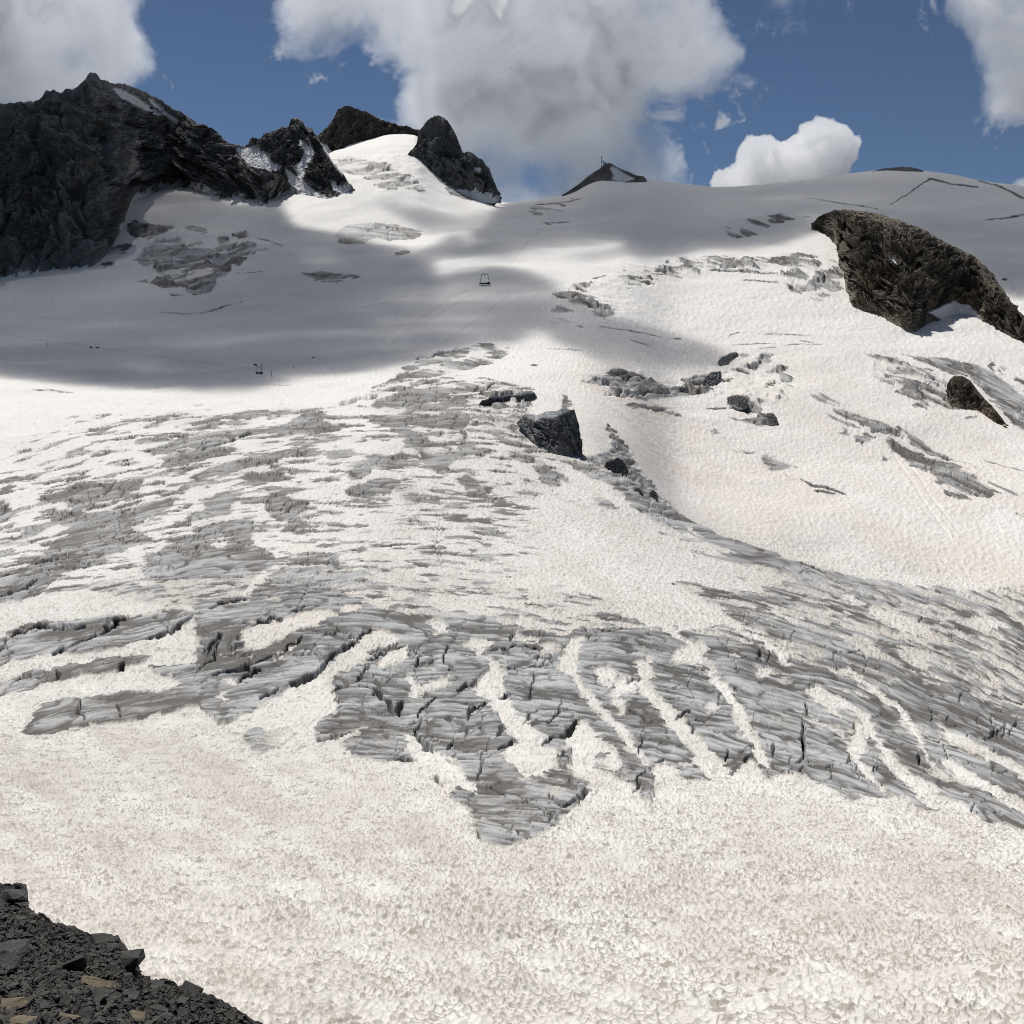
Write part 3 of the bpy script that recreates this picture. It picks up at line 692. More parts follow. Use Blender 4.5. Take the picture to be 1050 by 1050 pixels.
# ------------------------------------------------------------------ the glacier sheet
nc = int(1180 * Q); nr = int(1300 * Q)
us = np.concatenate([np.linspace(-330, -12, int(70 * Q)), np.linspace(-11, 1061, nc), np.linspace(1063, 1380, int(70 * Q))])
NC = len(us)
Rf = np.exp(np.linspace(math.log(12.0), math.log(2300.0), 3000))
Rg = np.empty((nr, NC))
for j, u in enumerate(us):
    vv = vrow(np.full(3000, u), Rf)
    dv = np.diff(vv)
    ds = np.where(dv < 0, -dv, 0.25 * dv) + 0.10
    ds = ds * np.where(vv[1:] > 1070, 0.25, 1.0)
    s = np.concatenate([[0], np.cumsum(ds)])
    Rg[:, j] = np.interp(np.linspace(0, s[-1], nr), s, Rf)
kk = np.ones(9) / 9
Rg = np.apply_along_axis(lambda a: np.convolve(np.pad(a, 4, 'edge'), kk, 'valid'), 1, Rg)
Ug = np.broadcast_to(us, Rg.shape)
Vg = vrow(Ug, Rg)
G = at(Ug, Vg, Rg)
X, Y = G[..., 0], G[..., 1]
mpp = Rg / F                                              # metres per photo pixel across the line of sight

# layering of the ice: thin dark bands that follow arcs across the tongue
arc = Vg - np.where(Ug > 410, .00036, .00029) * (Ug - 410) ** 2
arc = arc + (fbm(Ug / 110, Vg / 50, o=2, seed=31) - .5) * 12
# outlines frayed along the layering
wu = (fbm(Ug / 24, arc / 7, o=3, seed=3) - .5) * 15 + (fbm(Ug / 9, arc / 2.2, o=2, seed=5) - .5) * 12
wv = (fbm(Ug / 26, Vg / 12, o=3, seed=8) - .5) * 6 + (fbm(Ug / 14, arc / 3, o=2, seed=9) - .5) * 3
far = sstep(560, 330, Vg)
wu = wu * (1 - .45 * far); wv = wv * (1 - .55 * far)
uu, vv_ = Ug + wu, Vg + wv
st1 = fbm(Ug / 38, arc / 1.9, o=3, seed=21, gain=.65)
st2 = fbm(Ug / 13, arc / 1.1, o=2, seed=22)
st3 = fbm(Ug / 70, arc / 11, o=3, seed=23)
sd_ = lambda q_: (q_ - q_.mean()) / q_.std()
streak = .525 + .13 * (.62 * sd_(st1) + .38 * sd_(st2) + .5 * sd_(st3))
I0 = .55 * ice(uu, vv_) + .45 * ice_soft(Ug + wu * .5, Vg + wv * .5)
I0 = I0 * (.90 + .07 * sstep(620, 480, Ug)) - .16 * sstep(.5, .68, fbm(Ug / 40, arc / 14, o=3, seed=45)) * sstep(560, 620, Vg)
base_mix = .40 * sstep(600, 500, Ug) * sstep(395, 430, Vg) * sstep(640, 590, Vg) * sstep(-40, 160, Ug + (Vg - 420) * 1.4)
I0 = np.maximum(I0, base_mix)
frag = fbm(Ug / 26, arc / 3.0, o=3, seed=41, gain=.6)
icem = sstep(.44, .60, I0 + (frag - .5) * 2.2 * (1 - np.abs(2 * np.clip(I0, 0, 1) - 1)) ** .8 + (st1 - .5) * .25)
thin_v = sstep(.36, .66, thin(Ug + wu * .25, Vg + wv * .3) * (.62 + .9 * fbm(Ug / 14, Vg / 14, o=2, seed=43)) + (frag - .5) * .6 * (thin(Ug, Vg) > .05) - .1)
icem = np.maximum(icem, thin_v)
# thin dark foliation lines
wa = (fbm(Ug / 60, Vg / 18, o=3, seed=33) - .5) * 5
r1 = 1 - np.abs(2 * vnoise(Ug / 52, (arc + wa) / 5.2, seed=34) - 1); r2 = 1 - np.abs(2 * vnoise(Ug / 24, (arc + wa * .8) / 3.0, seed=35) - 1)
pm = fbm(Ug / 55, (arc + wa) / 15, o=3, seed=36)
r3 = 1 - np.abs(2 * vnoise(Ug / 80, (arc + wa) / 11, seed=38) - 1)
lines = np.maximum(sstep(.90, .99, r3) * sstep(.4, .55, fbm(Ug / 70, arc / 20, o=2, seed=39)), sstep(.74, .96, r1) * sstep(.34, .56, pm))
lines = np.maximum(lines, .8 * sstep(.72, .96, r2) * sstep(.40, .58, fbm(Ug / 24, arc / 8, o=2, seed=37)))
rough_v = rough(Ug, Vg)
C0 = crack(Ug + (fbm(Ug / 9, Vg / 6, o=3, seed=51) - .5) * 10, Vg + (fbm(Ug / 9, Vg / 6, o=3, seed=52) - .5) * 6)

# natural joints that split the ice into blocks, mostly in the near band
j1, j2, jid = worley(Ug / 34 + (fbm(Ug / 20, Vg / 20, o=2, seed=61) - .5) * 1.2, arc / 17 + (fbm(Ug / 20, Vg / 20, o=2, seed=62) - .5) * 1.2, seed=4)
near_band = sstep(600, 660, Vg) * sstep(880, 860, Vg)
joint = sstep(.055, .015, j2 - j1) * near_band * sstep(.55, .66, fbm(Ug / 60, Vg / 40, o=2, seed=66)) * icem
jf1, jf2, jfid = worley(Ug / 15 + (fbm(Ug / 9, Vg / 9, o=2, seed=71) - .5), arc / 6 + (fbm(Ug / 9, Vg / 9, o=2, seed=72) - .5), seed=9)
far_ice = icem * sstep(640, 560, Vg)
jfar = sstep(.10, .03, jf2 - jf1) * far_ice * sstep(.42, .6, fbm(Ug / 40, Vg / 25, o=2, seed=76))

dirt_v = dirt(Ug, Vg); blue_v = blue(Ug, Vg); dust_v = dust(Ug, Vg); ds_v = drt_snow(Ug, Vg)

# ---- relief, metres
z = np.zeros(Rg.shape)
z += (fbm(X / 60, Y / 60, o=3, seed=81) - .5) * np.clip(Rg * .012, .2, 5)
rise = np.clip(.0022 * Rg, .15, .5) * (.25 + .75 * near_band + .4 * rough_v)                       # how far the ice stands above the snow
z += icem * rise * (.65 + .5 * (st3 - .5))
z += icem * (streak - .5) * np.clip(.0026 * Rg, .12, .6) * (.6 + .4 * near_band)
z += icem * (fbm(Ug / 45, arc / 16, o=2, seed=83) - .5) * np.clip(.006 * Rg, .3, .9) * (.25 + .75 * near_band)
z -= icem * lines * np.clip(.0011 * Rg, .08, .5)
z += icem * (jid - .5) * .2 * near_band
z += far_ice * (jfid - .5) * np.clip(.0014 * Rg, .1, .9) * sstep(560, 480, Vg)
z += rough_v * np.maximum(icem, .35) * ((jfid - .5) * np.clip(.0035 * Rg, .6, 4) + (fbm(Ug / 16, arc / 4, o=3, seed=86) - .5) * np.clip(.009 * Rg, 1, 9))
depth = np.clip(.014 * Rg, .8, 4)
z -= groove(Ug, Vg) * np.clip(.0022 * Rg, .15, .6) + C0 * depth + joint * depth * .35 + jfar * depth * .3
# sun cups in the old snow
snow = 1 - icem
cup = np.clip(.0036 * Rg, .27, 60)
qx = X + (fbm(X / .8, Y / .8, o=2, seed=91) - .5) * .4; qy = Y + (fbm(X / .8, Y / .8, o=2, seed=92) - .5) * .4
lv = np.log2(cup / .27); l0 = np.floor(lv); lf = lv - l0
cups = 0; rim = 0
for kx, wt in ((0, 1 - lf), (1, lf)):
    sc = .27 * 2.0 ** (l0 + kx)
    a1, a2, _ = worley(qx / sc + 37 * (l0 + kx), qy / (sc * 1.9), seed=14)
    cups = cups + wt * (np.clip(a1, 0, .8) ** 1.6 + .20 * sstep(.17, .0, a2 - a1))
    rim = rim + wt * sstep(.17, .02, a2 - a1)
amp = cup * .72 * (.55 + .9 * fbm(X / 6, Y / 6, o=2, seed=95)) * (1 - .55 * sstep(640, 480, Vg)) * (1 - .8 * sstep(330, 260, Vg))
z += snow * (cups - .35) * amp
# rough snow where it lies among the ice blocks
rough_s = snow * sstep(.02, .5, ice(Ug + 9, Vg) + ice(Ug - 9, Vg) + ice(Ug, Vg - 7) + ice(Ug, Vg + 7)) * near_band
z += rough_s * (fbm(X / 2.2, Y / 4, o=3, seed=97) - .5) * .55
z += icem * (fbm(X / .8, Y / 2.0, o=2, seed=99) - .5) * .10 * near_band
z *= sstep(12, 20, Rg)
G[..., 2] += z
diag = fbm((Ug * .86 + Vg * .5) / 90, (Vg * .86 - Ug * .5) / 16, o=4, seed=105)
silt = .35 * fbm(X / 7, Y / 16, o=4, seed=101) + .3 * fbm(Ug / 60, arc / 14, o=3, seed=103) + .6 * diag
silt = np.clip(.5 + .22 * sd_(silt), 0, 1)
silt_shade = np.clip(.30 * track(Ug, Vg) + .30 * sstep(.06, .8, ice_soft(Ug, Vg)) * (1 - .5 * far) + ds_v * (.24 + .44 * silt) + (.2 + .8 * sstep(.3, .6, fbm(X / 1.2, Y / 1.2, o=2, seed=107))) * rim * np.clip(ds_v * 1.3 + .06, 0, 1) * .95 + sstep(.74, .82, fbm(X / .5, Y / .5, o=2, seed=109)) * ds_v, 0, 1)  # silt, plus dark rim lines that paint in the cups' thin shadows

snowmat = Nodes('glacier_snow_and_ice')
N = snowmat
a_ice, a_dirt, a_blue, a_dust, a_silt_shade, a_str, a_crk = (N.attr(k) for k in ('ice', 'dirt', 'blue', 'dust', 'silt', 'streak', 'crack'))
fine = N.noise(2.2, 6, .65, N.coords((1, .55, 1)))
mid = N.noise(.25, 5, .6, N.coords((1, .5, 1)))
clean = N.mix(N.range(mid, .3, .7), (.87, .852, .815), (.82, .80, .76))
s1 = N.mix(a_silt_shade, clean, (.36, .335, .292))
s2 = N.mix(N.math('MULTIPLY', a_dust, .85), s1, (.76, .67, .60))
sg = N.mix(N.math('MULTIPLY', N.range(fine, .52, .75), N.math('MULTIPLY_ADD', a_silt_shade, .55, .03)), s2, (.30, .27, .235))
ramp = N.n('ShaderNodeValToRGB')
N.t.links.new(N.math('ADD', a_str, N.math('MULTIPLY', N.math('SUBTRACT', fine, .5), .22)), ramp.inputs[0])
e = ramp.color_ramp.elements
e[0].position = .26; e[0].color = (.085, .08, .075, 1)
e[1].position = .68; e[1].color = (.58, .585, .585, 1)
x_ = e.new(.42); x_.color = (.22, .217, .214, 1)
x_ = e.new(.53); x_.color = (.37, .37, .367, 1)
i1 = N.mix(N.math('MULTIPLY', a_dirt, .60), ramp.outputs[0], (.175, .155, .135))
tint = N.n('ShaderNodeMix', data_type='RGBA', blend_type='MULTIPLY')
N.t.links.new(a_blue, tint.inputs[0]); N.t.links.new(i1, tint.inputs[6]); tint.inputs[7].default_value = (.975, 1.0, 1.012, 1)
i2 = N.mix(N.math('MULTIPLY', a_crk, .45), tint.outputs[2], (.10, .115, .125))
base = N.mix(a_ice, sg, i2)
bump = N.math('ADD', N.noise(6, 5, .6), N.math('MULTIPLY', N.noise(.9, 4, .6), 1.5))
M_SNOW = N.finish(base, N.math('MULTIPLY_ADD', a_ice, -.15, .75), bump, .35, .12, spec=.12)

glacier = mesh_from('glacier', G.reshape(-1, 3), grid_faces(nr, NC), M_SNOW, True,
                    {'ice': icem, 'dirt': dirt_v, 'blue': blue_v, 'dust': dust_v * (.5 + silt), 'silt': silt_shade, 'streak': np.clip(streak - .33 * lines - .06 * thin_v, 0, 1), 'crack': np.maximum(C0, joint * .7)})  # the silt value also holds the shade painted along the cup rims
tag(glacier, kind='structure')
del G, z, wu, wv, st1, st2, st3, streak, frag, cups, qx, qy, silt
# ------------------------------------------------------------------ rock
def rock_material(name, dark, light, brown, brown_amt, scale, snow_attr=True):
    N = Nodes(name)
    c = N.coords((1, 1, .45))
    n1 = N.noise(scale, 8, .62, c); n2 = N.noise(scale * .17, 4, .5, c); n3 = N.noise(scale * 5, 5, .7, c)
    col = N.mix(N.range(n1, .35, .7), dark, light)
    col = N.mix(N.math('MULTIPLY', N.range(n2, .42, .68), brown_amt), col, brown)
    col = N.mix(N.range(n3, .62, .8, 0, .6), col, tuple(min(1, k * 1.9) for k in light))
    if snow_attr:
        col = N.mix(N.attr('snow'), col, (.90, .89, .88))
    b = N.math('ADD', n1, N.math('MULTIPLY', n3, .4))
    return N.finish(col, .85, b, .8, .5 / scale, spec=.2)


M_WALL = rock_material('dark_mountain_rock', (.13, .128, .127), (.31, .305, .295), (.25, .215, .18), .5, .05)
M_CRAG = rock_material('crag_rock', (.09, .088, .087), (.22, .213, .205), (.21, .185, .16), .6, .05)
M_BROWN = rock_material('brown_ridge_rock', (.06, .052, .047), (.13, .112, .098), (.15, .12, .10), .7, .05)
M_ISLAND = rock_material('brown_slope_rock', (.075, .066, .055), (.20, .175, .14), (.27, .215, .145), .6, .12)
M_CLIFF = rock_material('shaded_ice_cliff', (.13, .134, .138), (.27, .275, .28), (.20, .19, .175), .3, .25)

M_BLOCK = rock_material('dirty_ice_block', (.27, .265, .26), (.46, .455, .45), (.36, .32, .28), .6, .25)

rock_snow = Map(0.0)
for p in [zP((40, 222), (72, 222), (125, 225), (150, 240), (180, 272), (215, 300), (192, 315), (140, 308), (90, 290), (62, 262)),
          zP((270, 188), (300, 200), (325, 220), (338, 245), (318, 275), (303, 310), (292, 345), (275, 325), (265, 300), (283, 262), (300, 240), (285, 222)),
          zP((262, 300), (300, 350), (365, 408), (345, 408), (285, 365)), zP((225, 300), (255, 318), (300, 360), (320, 385), (310, 395), (250, 365)),
          z1((345, 270), (365, 270), (400, 288), (450, 320), (495, 355), (480, 355), (430, 332), (375, 305)), z1((455, 305), (465, 305), (500, 335), (548, 372), (545, 380), (515, 362), (480, 335)),
          zP((360, 200), (400, 230), (445, 320), (440, 330), (400, 280), (370, 235)), zP((395, 345), (440, 370), (462, 372), (440, 395), (400, 380)),
          [(625.6, 174), (628, 170.5), (643, 179), (652, 184), (636, 186.5), (627, 183), (630, 180)], z3((640, 795), (660, 800), (658, 812), (640, 805)), z3((655, 755), (672, 760), (668, 768)),
          z2((408, 512), (430, 515), (425, 530), (410, 525)), z3((760, 960), (830, 925), (880, 940), (930, 985), (880, 975), (800, 985)), z1((695, 545), (712, 548), (706, 556))]:
    rock_snow.poly(p, 1.0)
for p in [[(534, 420), (560, 416), (583, 414), (584, 421), (576, 424), (566, 430), (556, 428), (549, 432), (540, 428), (534, 430)], zH((400, 190), (560, 185), (570, 198), (520, 208), (470, 212), (430, 218))]:
    rock_snow.poly(p, .75)
rock_snow.blur(.7)


def relief_rock(name, mat, sky, foot, lean=55, du=1.0, nrow=160, amp=.10, jag=3.0, ribs=14.0, seed=0, teeth=None, R=None, Rtop=None, sink=.06, back=.9, rnd=1.0, jag2=0.):
    """a rock that stands on the glacier: its foot follows `foot`, its crest follows `sky` (photo points), its front leans back `lean` degrees from
    level, is broken into ribs and gullies, and it falls away again behind the crest"""
    u0, u1 = max(sky[0][0], foot[0][0]), min(sky[-1][0], foot[-1][0])
    us = np.arange(u0, u1 + du * .5, du)
    fu = np.arange(u0 - 2, u1 + 2, max(du, (u1 - u0) / 60.0))
    vf = curve(foot, us)
    vs = curve(sky, us) + (fbm(us / 5, us * 0 + seed, o=3, seed=seed + 1, gain=.6) - .5) * jag + (np.abs(vnoise(us / 1.7, us * 0, seed=seed + 5) - .5) - .25) * jag2
    vs = np.minimum(vs, vf - .4)
    if R is None:
        Rf_ = np.interp(us, fu, ground_R(fu, curve(foot, fu)))
        n = max(min(int(9 / du), len(us) // 5), 1)
        Rf_ = np.convolve(np.pad(Rf_, n, 'edge'), np.ones(2 * n + 1) / (2 * n + 1), 'valid')
    else:
        Rf_ = curve(R, us)
    Hm = (vf - vs) / F * Rf_
    Hs = np.convolve(np.pad(Hm, 6, 'edge'), np.ones(13) / 13, 'valid') if len(us) > 13 else Hm
    Rt = Rf_ + Hs / math.tan(math.radians(lean))
    m_ = min(int(26 / du), len(us) // 3)
    Rt = np.convolve(np.pad(Rt, m_, 'edge'), np.ones(2 * m_ + 1) / (2 * m_ + 1), 'valid')
    Rt = np.maximum(Rt, Rf_ + .15 * Hs)
    if Rtop is not None:
        Rt = curve(Rtop, us)
    Hmax = Hm.max()
    ts = np.concatenate([[-sink * 2, -sink], np.linspace(0, 1, nrow)])
    T, Uu = np.meshgrid(ts, us, indexing='ij')
    Vv = vf + (vs - vf) * T
    tt = np.clip(T, 0, 1)
    RR = Rf_ + (Rt - Rf_) * tt ** rnd
    Pp = at(Uu, Vv, RR)
    snow_v = rock_snow(Uu + (fbm(Uu / 4, Vv / 4, o=2, seed=seed + 2) - .5) * 2, Vv + (fbm(Uu / 4, Vv / 4, o=2, seed=seed + 3) - .5) * 1.6)
    if True:
        sc = Hmax * .22
        e = np.sin(np.pi * np.clip(tt, 0, 1)) ** .6
        ah = us[None, :] / F * Rf_.mean() + 0 * Pp[..., 2]
        zh = np.concatenate([np.zeros((1, len(us))), np.cumsum(np.linalg.norm(np.diff(Pp, axis=0), axis=-1), 0)], 0) - 2 * sink * Hm[None, :]
        ah = ah + (fbm(ah / sc, zh / sc, o=3, seed=seed + 60) - .5) * sc * .7
        n = fbm(ah / sc, zh / (sc * 1.5), o=6, seed=seed, gain=.55, ridged=True)
        k1 = Hmax / ribs
        rb = fbm((ah + .45 * zh) / k1, (zh - .2 * ah) / (k1 * 1.7), o=5, seed=seed + 9, gain=.62, ridged=True)
        k2 = Hmax / 45
        fn = fbm(ah / k2, zh / k2, o=3, seed=seed + 19, gain=.7, ridged=True)
        w_ = (fbm(ah / (sc * .5), zh / (sc * .5), o=3, seed=seed + 61) - .5) * sc * .35
        fa = facets((ah + .3 * zh + w_) / (Hmax / 5.5), (zh - .15 * ah + w_) / (Hmax / 4.2), seed=seed + 50)
        fb = facets((ah - .35 * zh + w_) / (Hmax / 13), (zh + .1 * ah) / (Hmax / 10), seed=seed + 51)
        fc = facets((ah + .5 * zh) / (Hmax / 32), (zh - .3 * ah + w_ * .5) / (Hmax / 27), seed=seed + 52)
        st_ = lambda k_: (k_ - k_.mean()) / k_.std()
        d = (st_(n) * .26 + st_(rb) * .13 + st_(fn) * .06 + st_(fa) * .30 + st_(fb) * .19 + st_(fc) * .10) * amp * Hmax * e * (1 - .88 * np.clip(snow_v, 0, 1))
        dr = rays(Uu, Vv); dr = dr / np.linalg.norm(dr, axis=-1, keepdims=True)
        nm = np.cross(np.gradient(Pp, axis=1), np.gradient(Pp, axis=0)); nm = nm / np.maximum(np.linalg.norm(nm, axis=-1, keepdims=True), 1e-6)
        nm = nm - dr * .6; nm = nm / np.linalg.norm(nm, axis=-1, keepdims=True)
        Pp = Pp + nm * d[..., None]
        Pp[..., 2] += np.where(T < 0, -Hmax * .03, 0)
    if teeth:
        for (ua, ub, hpx) in teeth:
            m = sstep(ua, ua + 8, Uu) * sstep(ub, ub - 8, Uu)
            hh = hpx * (.25 + 1.2 * fbm(Uu / 3.0 + Vv / 6.0, Uu * 0 + seed, o=2, seed=seed + 12))
            snow_v = np.maximum(snow_v, m * sstep(0, 2.5, hh - (vf - Vv)) * sstep(.22, .42, fbm(Uu / 3.5 + Vv / 7, Vv / 10, o=3, seed=seed + 14)))
    # the far side
    k = 7
    last = Pp[-1]
    hd = last[:, :2] / np.linalg.norm(last[:, :2], axis=1, keepdims=True)
    rowsb = []
    for q in range(1, k + 1):
        f = q / k
        b = last.copy()
        b[:, :2] += hd * (Hs * back * f + .01)[:, None]
        b[:, 2] -= Hm * 1.15 * f ** 1.3 + (vnoise(us / 6, us * 0 + q, seed=seed + 30)) * Hmax * .05 * f
        rowsb.append(b)
    allp = np.concatenate([Pp, np.stack(rowsb)], 0)
    sn = np.concatenate([snow_v, np.repeat(snow_v[-1:] * 0, k, 0)], 0)
    return mesh_from(name, allp.reshape(-1, 3), grid_faces(allp.shape[0], allp.shape[1]), mat, False, {'snow': sn})


o = relief_rock('rock_wall', M_WALL,
                [(-330, 150), (-180, 118), (-60, 112), (0, 106), (17, 105), (33, 104), (43, 100), (47, 93), (55, 93), (63, 96), (68, 91), (72, 92), (75, 93), (82, 87), (87, 82), (93, 74), (97, 74), (103, 80), (115, 85),
                 (123, 85), (137, 89), (150, 95), (160, 100), (177, 110), (190, 118), (202, 126), (213, 129), (220, 133), (230, 142), (238, 148), (242, 152), (247, 163), (257, 172), (267, 176), (280, 178), (290, 181), (297, 188), (303, 195)],
                [(-330, 320), (-150, 302), (0, 286), (20, 282), (50, 278), (93, 276), (103, 268), (113, 258), (121, 240), (127, 224), (133, 209), (160, 197), (180, 190), (200, 198), (213, 201), (233, 204), (253, 208), (267, 215), (285, 206), (297, 199), (303, 198)],
                lean=52, du=.9, nrow=260, amp=.10, jag=3.5, seed=11, teeth=[(-100, 106, 4), (112, 240, 11), (225, 303, 9)], jag2=2)
tag(o, 'huge dark rock wall with a pointed summit and two thin snow streaks, filling the left of the skyline', 'mountain')
o = relief_rock('rocky_crag', M_CRAG,
                [(225, 160), (238, 148), (247, 149), (255, 147), (256, 142), (263, 142), (269, 142), (270, 137), (280, 134), (288, 131), (296, 131), (298, 123), (305, 121), (310, 125), (313, 131), (318, 131), (324, 137), (328, 144), (335, 155), (343, 169), (352, 178), (358, 189), (362, 197)],
                [(225, 205), (285, 200), (300, 198), (318, 200), (329, 204), (340, 204), (352, 200), (358, 193), (362, 198)], lean=40, du=.6, nrow=130, amp=.10, jag=4, seed=23, teeth=[(290, 362, 8)], jag2=3.5)
tag(o, 'jagged grey crag with a snow gully, between the big dark wall and the saddle', 'mountain')
o = relief_rock('ridge_peak', M_BROWN,
                [(318, 150), (324, 140), (331, 134), (336, 129), (343, 120), (346, 113), (352, 109), (356, 108), (363, 111), (371, 113), (379, 116), (389, 122), (396, 125), (405, 126), (410, 129), (418, 128), (422, 131), (430, 134)],
                [(318, 190), (334, 180), (343, 172), (363, 166), (380, 160), (400, 152), (422, 148), (430, 148)], lean=55, du=.6, nrow=110, amp=.07, jag=3, seed=37, teeth=None, jag2=2.5,
                R=[(318, 1700), (430, 1800)])
tag(o, 'brown broken ridge peak behind the bright snow saddle', 'mountain')
o = relief_rock('rock_peak', M_WALL,
                [(404, 176), (407, 173), (417, 160), (427, 147), (430, 133), (438, 124), (445, 119), (450, 118), (458, 123), (465, 133), (471, 147), (474, 156), (483, 156), (493, 163), (502, 173), (507, 187), (510, 202), (514, 205)],
                [(404, 177), (417, 188), (430, 196), (443, 199), (460, 198), (473, 195), (490, 199), (510, 205), (514, 206)], lean=56, du=.6, nrow=150, amp=.10, jag=3.2, jag2=2, seed=41, teeth=[(425, 514, 5)], R=[(404, 1560), (514, 1560)])
tag(o, 'dark rounded rock peak with a lower right shoulder, right of the snow saddle', 'mountain')
o = relief_rock('summit_rock', M_WALL,
                [(576, 200), (578, 199), (593, 189), (604, 180), (616, 172), (619, 169), (624, 167), (628, 168), (634, 172), (644, 176), (652, 179.5), (660, 181), (663, 184)],
                [(576, 201), (578, 200.5), (593, 195), (604, 188.5), (612, 184.5), (621, 184), (630, 185.5), (640, 187), (652, 186), (660, 185), (663, 185)], lean=48, du=.4, nrow=50, amp=.05, jag=.6, seed=53, R=[(576, 1735), (663, 1735)])
tag(o, 'small pyramid of dark rock on the skyline that carries the antenna', 'rock outcrop')
o = relief_rock('rock_outcrop', M_WALL, [(894, 175.5), (897, 175), (905, 172.8), (925, 171), (935, 171.5), (943, 173.5), (947, 175)], [(894, 177), (920, 176), (947, 176)], lean=40, du=.5, nrow=20, amp=.04, jag=.4, seed=59, R=[(894, 1760), (947, 1760)])
tag(o, 'thin dark rock cap on top of the grey snow dome', 'rock outcrop')
o = relief_rock('rock_island', M_ISLAND,
                [(832, 230), (840, 222), (853, 216), (867, 215), (887, 216), (903, 220), (927, 227), (947, 235), (963, 245), (983, 255), (1000, 263), (1010, 273), (1020, 288), (1030, 303), (1043, 320), (1050, 328), (1075, 352), (1082, 362)],
                [(832, 233), (840, 239), (857, 243), (862, 262), (866, 300), (870, 312), (883, 318), (900, 320), (913, 330), (933, 340), (947, 338), (950, 326), (963, 330), (977, 321), (997, 322), (1013, 331), (1033, 342), (1050, 354), (1082, 366)],
                lean=36, du=.6, nrow=280, amp=.11, jag=2.2, ribs=20, seed=67, rnd=2.2, Rtop=[(832, 1348), (860, 1315), (900, 1225), (950, 1165), (1000, 1125), (1050, 1020), (1082, 935)])
tag(o, 'large brown rock ridge rising out of the sunlit snow slope on the right', 'rock outcrop')
o = relief_rock('rock_outcrop', M_ISLAND, zK((690, 250), (700, 225), (720, 208), (760, 206), (800, 230), (830, 270), (870, 320), (900, 345), (940, 395), (970, 435), (978, 448)),
                zK((690, 300), (710, 345), (735, 365), (790, 372), (825, 360), (845, 378), (900, 420), (940, 445), (978, 460)), lean=50, du=.35, nrow=110, amp=.09, jag=1.5, seed=71)
tag(o, 'dark brown rock knob beside the pale grey ice slab, below the large rock ridge', 'rock outcrop')
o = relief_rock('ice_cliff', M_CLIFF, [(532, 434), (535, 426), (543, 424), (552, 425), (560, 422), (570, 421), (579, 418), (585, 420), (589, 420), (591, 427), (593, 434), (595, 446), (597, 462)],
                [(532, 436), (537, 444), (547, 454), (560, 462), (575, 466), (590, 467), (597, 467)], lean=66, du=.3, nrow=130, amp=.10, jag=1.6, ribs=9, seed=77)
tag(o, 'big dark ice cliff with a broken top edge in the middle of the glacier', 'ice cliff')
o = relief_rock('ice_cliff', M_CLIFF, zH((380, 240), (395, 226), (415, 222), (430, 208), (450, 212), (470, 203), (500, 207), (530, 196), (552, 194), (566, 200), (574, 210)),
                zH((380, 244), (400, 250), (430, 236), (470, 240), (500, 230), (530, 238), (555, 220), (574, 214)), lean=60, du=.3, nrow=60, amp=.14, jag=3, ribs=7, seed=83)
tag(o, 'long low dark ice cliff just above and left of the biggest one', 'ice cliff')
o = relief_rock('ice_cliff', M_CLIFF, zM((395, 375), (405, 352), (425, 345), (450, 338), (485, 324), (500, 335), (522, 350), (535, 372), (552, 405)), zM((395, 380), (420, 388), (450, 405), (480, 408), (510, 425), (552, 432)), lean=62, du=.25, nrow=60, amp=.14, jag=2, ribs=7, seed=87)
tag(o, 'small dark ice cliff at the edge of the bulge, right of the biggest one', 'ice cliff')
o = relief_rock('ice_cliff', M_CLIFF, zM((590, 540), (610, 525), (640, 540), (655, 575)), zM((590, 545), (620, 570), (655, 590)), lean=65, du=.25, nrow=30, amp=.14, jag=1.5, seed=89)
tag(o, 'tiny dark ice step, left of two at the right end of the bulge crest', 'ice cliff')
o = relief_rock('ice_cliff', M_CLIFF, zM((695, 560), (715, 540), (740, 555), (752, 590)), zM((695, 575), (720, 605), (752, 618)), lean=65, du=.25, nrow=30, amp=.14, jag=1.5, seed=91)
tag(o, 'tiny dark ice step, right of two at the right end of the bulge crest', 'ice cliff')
for q, (lab, sky_, foot_) in enumerate([
    ('widest dark ice block of the broken cluster on the pinkish snow slope', zJ((325, 402), (345, 386), (385, 378), (425, 386), (445, 405)), zJ((325, 425), (360, 448), (400, 462), (445, 450))),
    ('grey brown ice block with a flat face, lowest of the broken cluster', zJ((545, 495), (570, 487), (605, 490), (622, 515), (628, 535)), zJ((545, 545), (580, 556), (612, 552), (628, 545))),
    ('rounded grey ice block at the top of the broken cluster', zJ((270, 180), (290, 155), (350, 125), (385, 125), (390, 140)), zJ((270, 190), (300, 193), (340, 178), (370, 160), (390, 148))),
    ('long rounded brown grey ice block left of the broken cluster', zJ((175, 300), (200, 265), (240, 240), (285, 235), (290, 255)), zJ((175, 325), (210, 332), (250, 318), (275, 295), (290, 270)))]):
    o = relief_rock('ice_block', M_BLOCK, sky_, foot_, lean=36, du=.22, nrow=50, amp=.12, jag=1.4, ribs=6, seed=131 + q)
    tag(o, lab, 'ice block', 'ice blocks on the right slope')

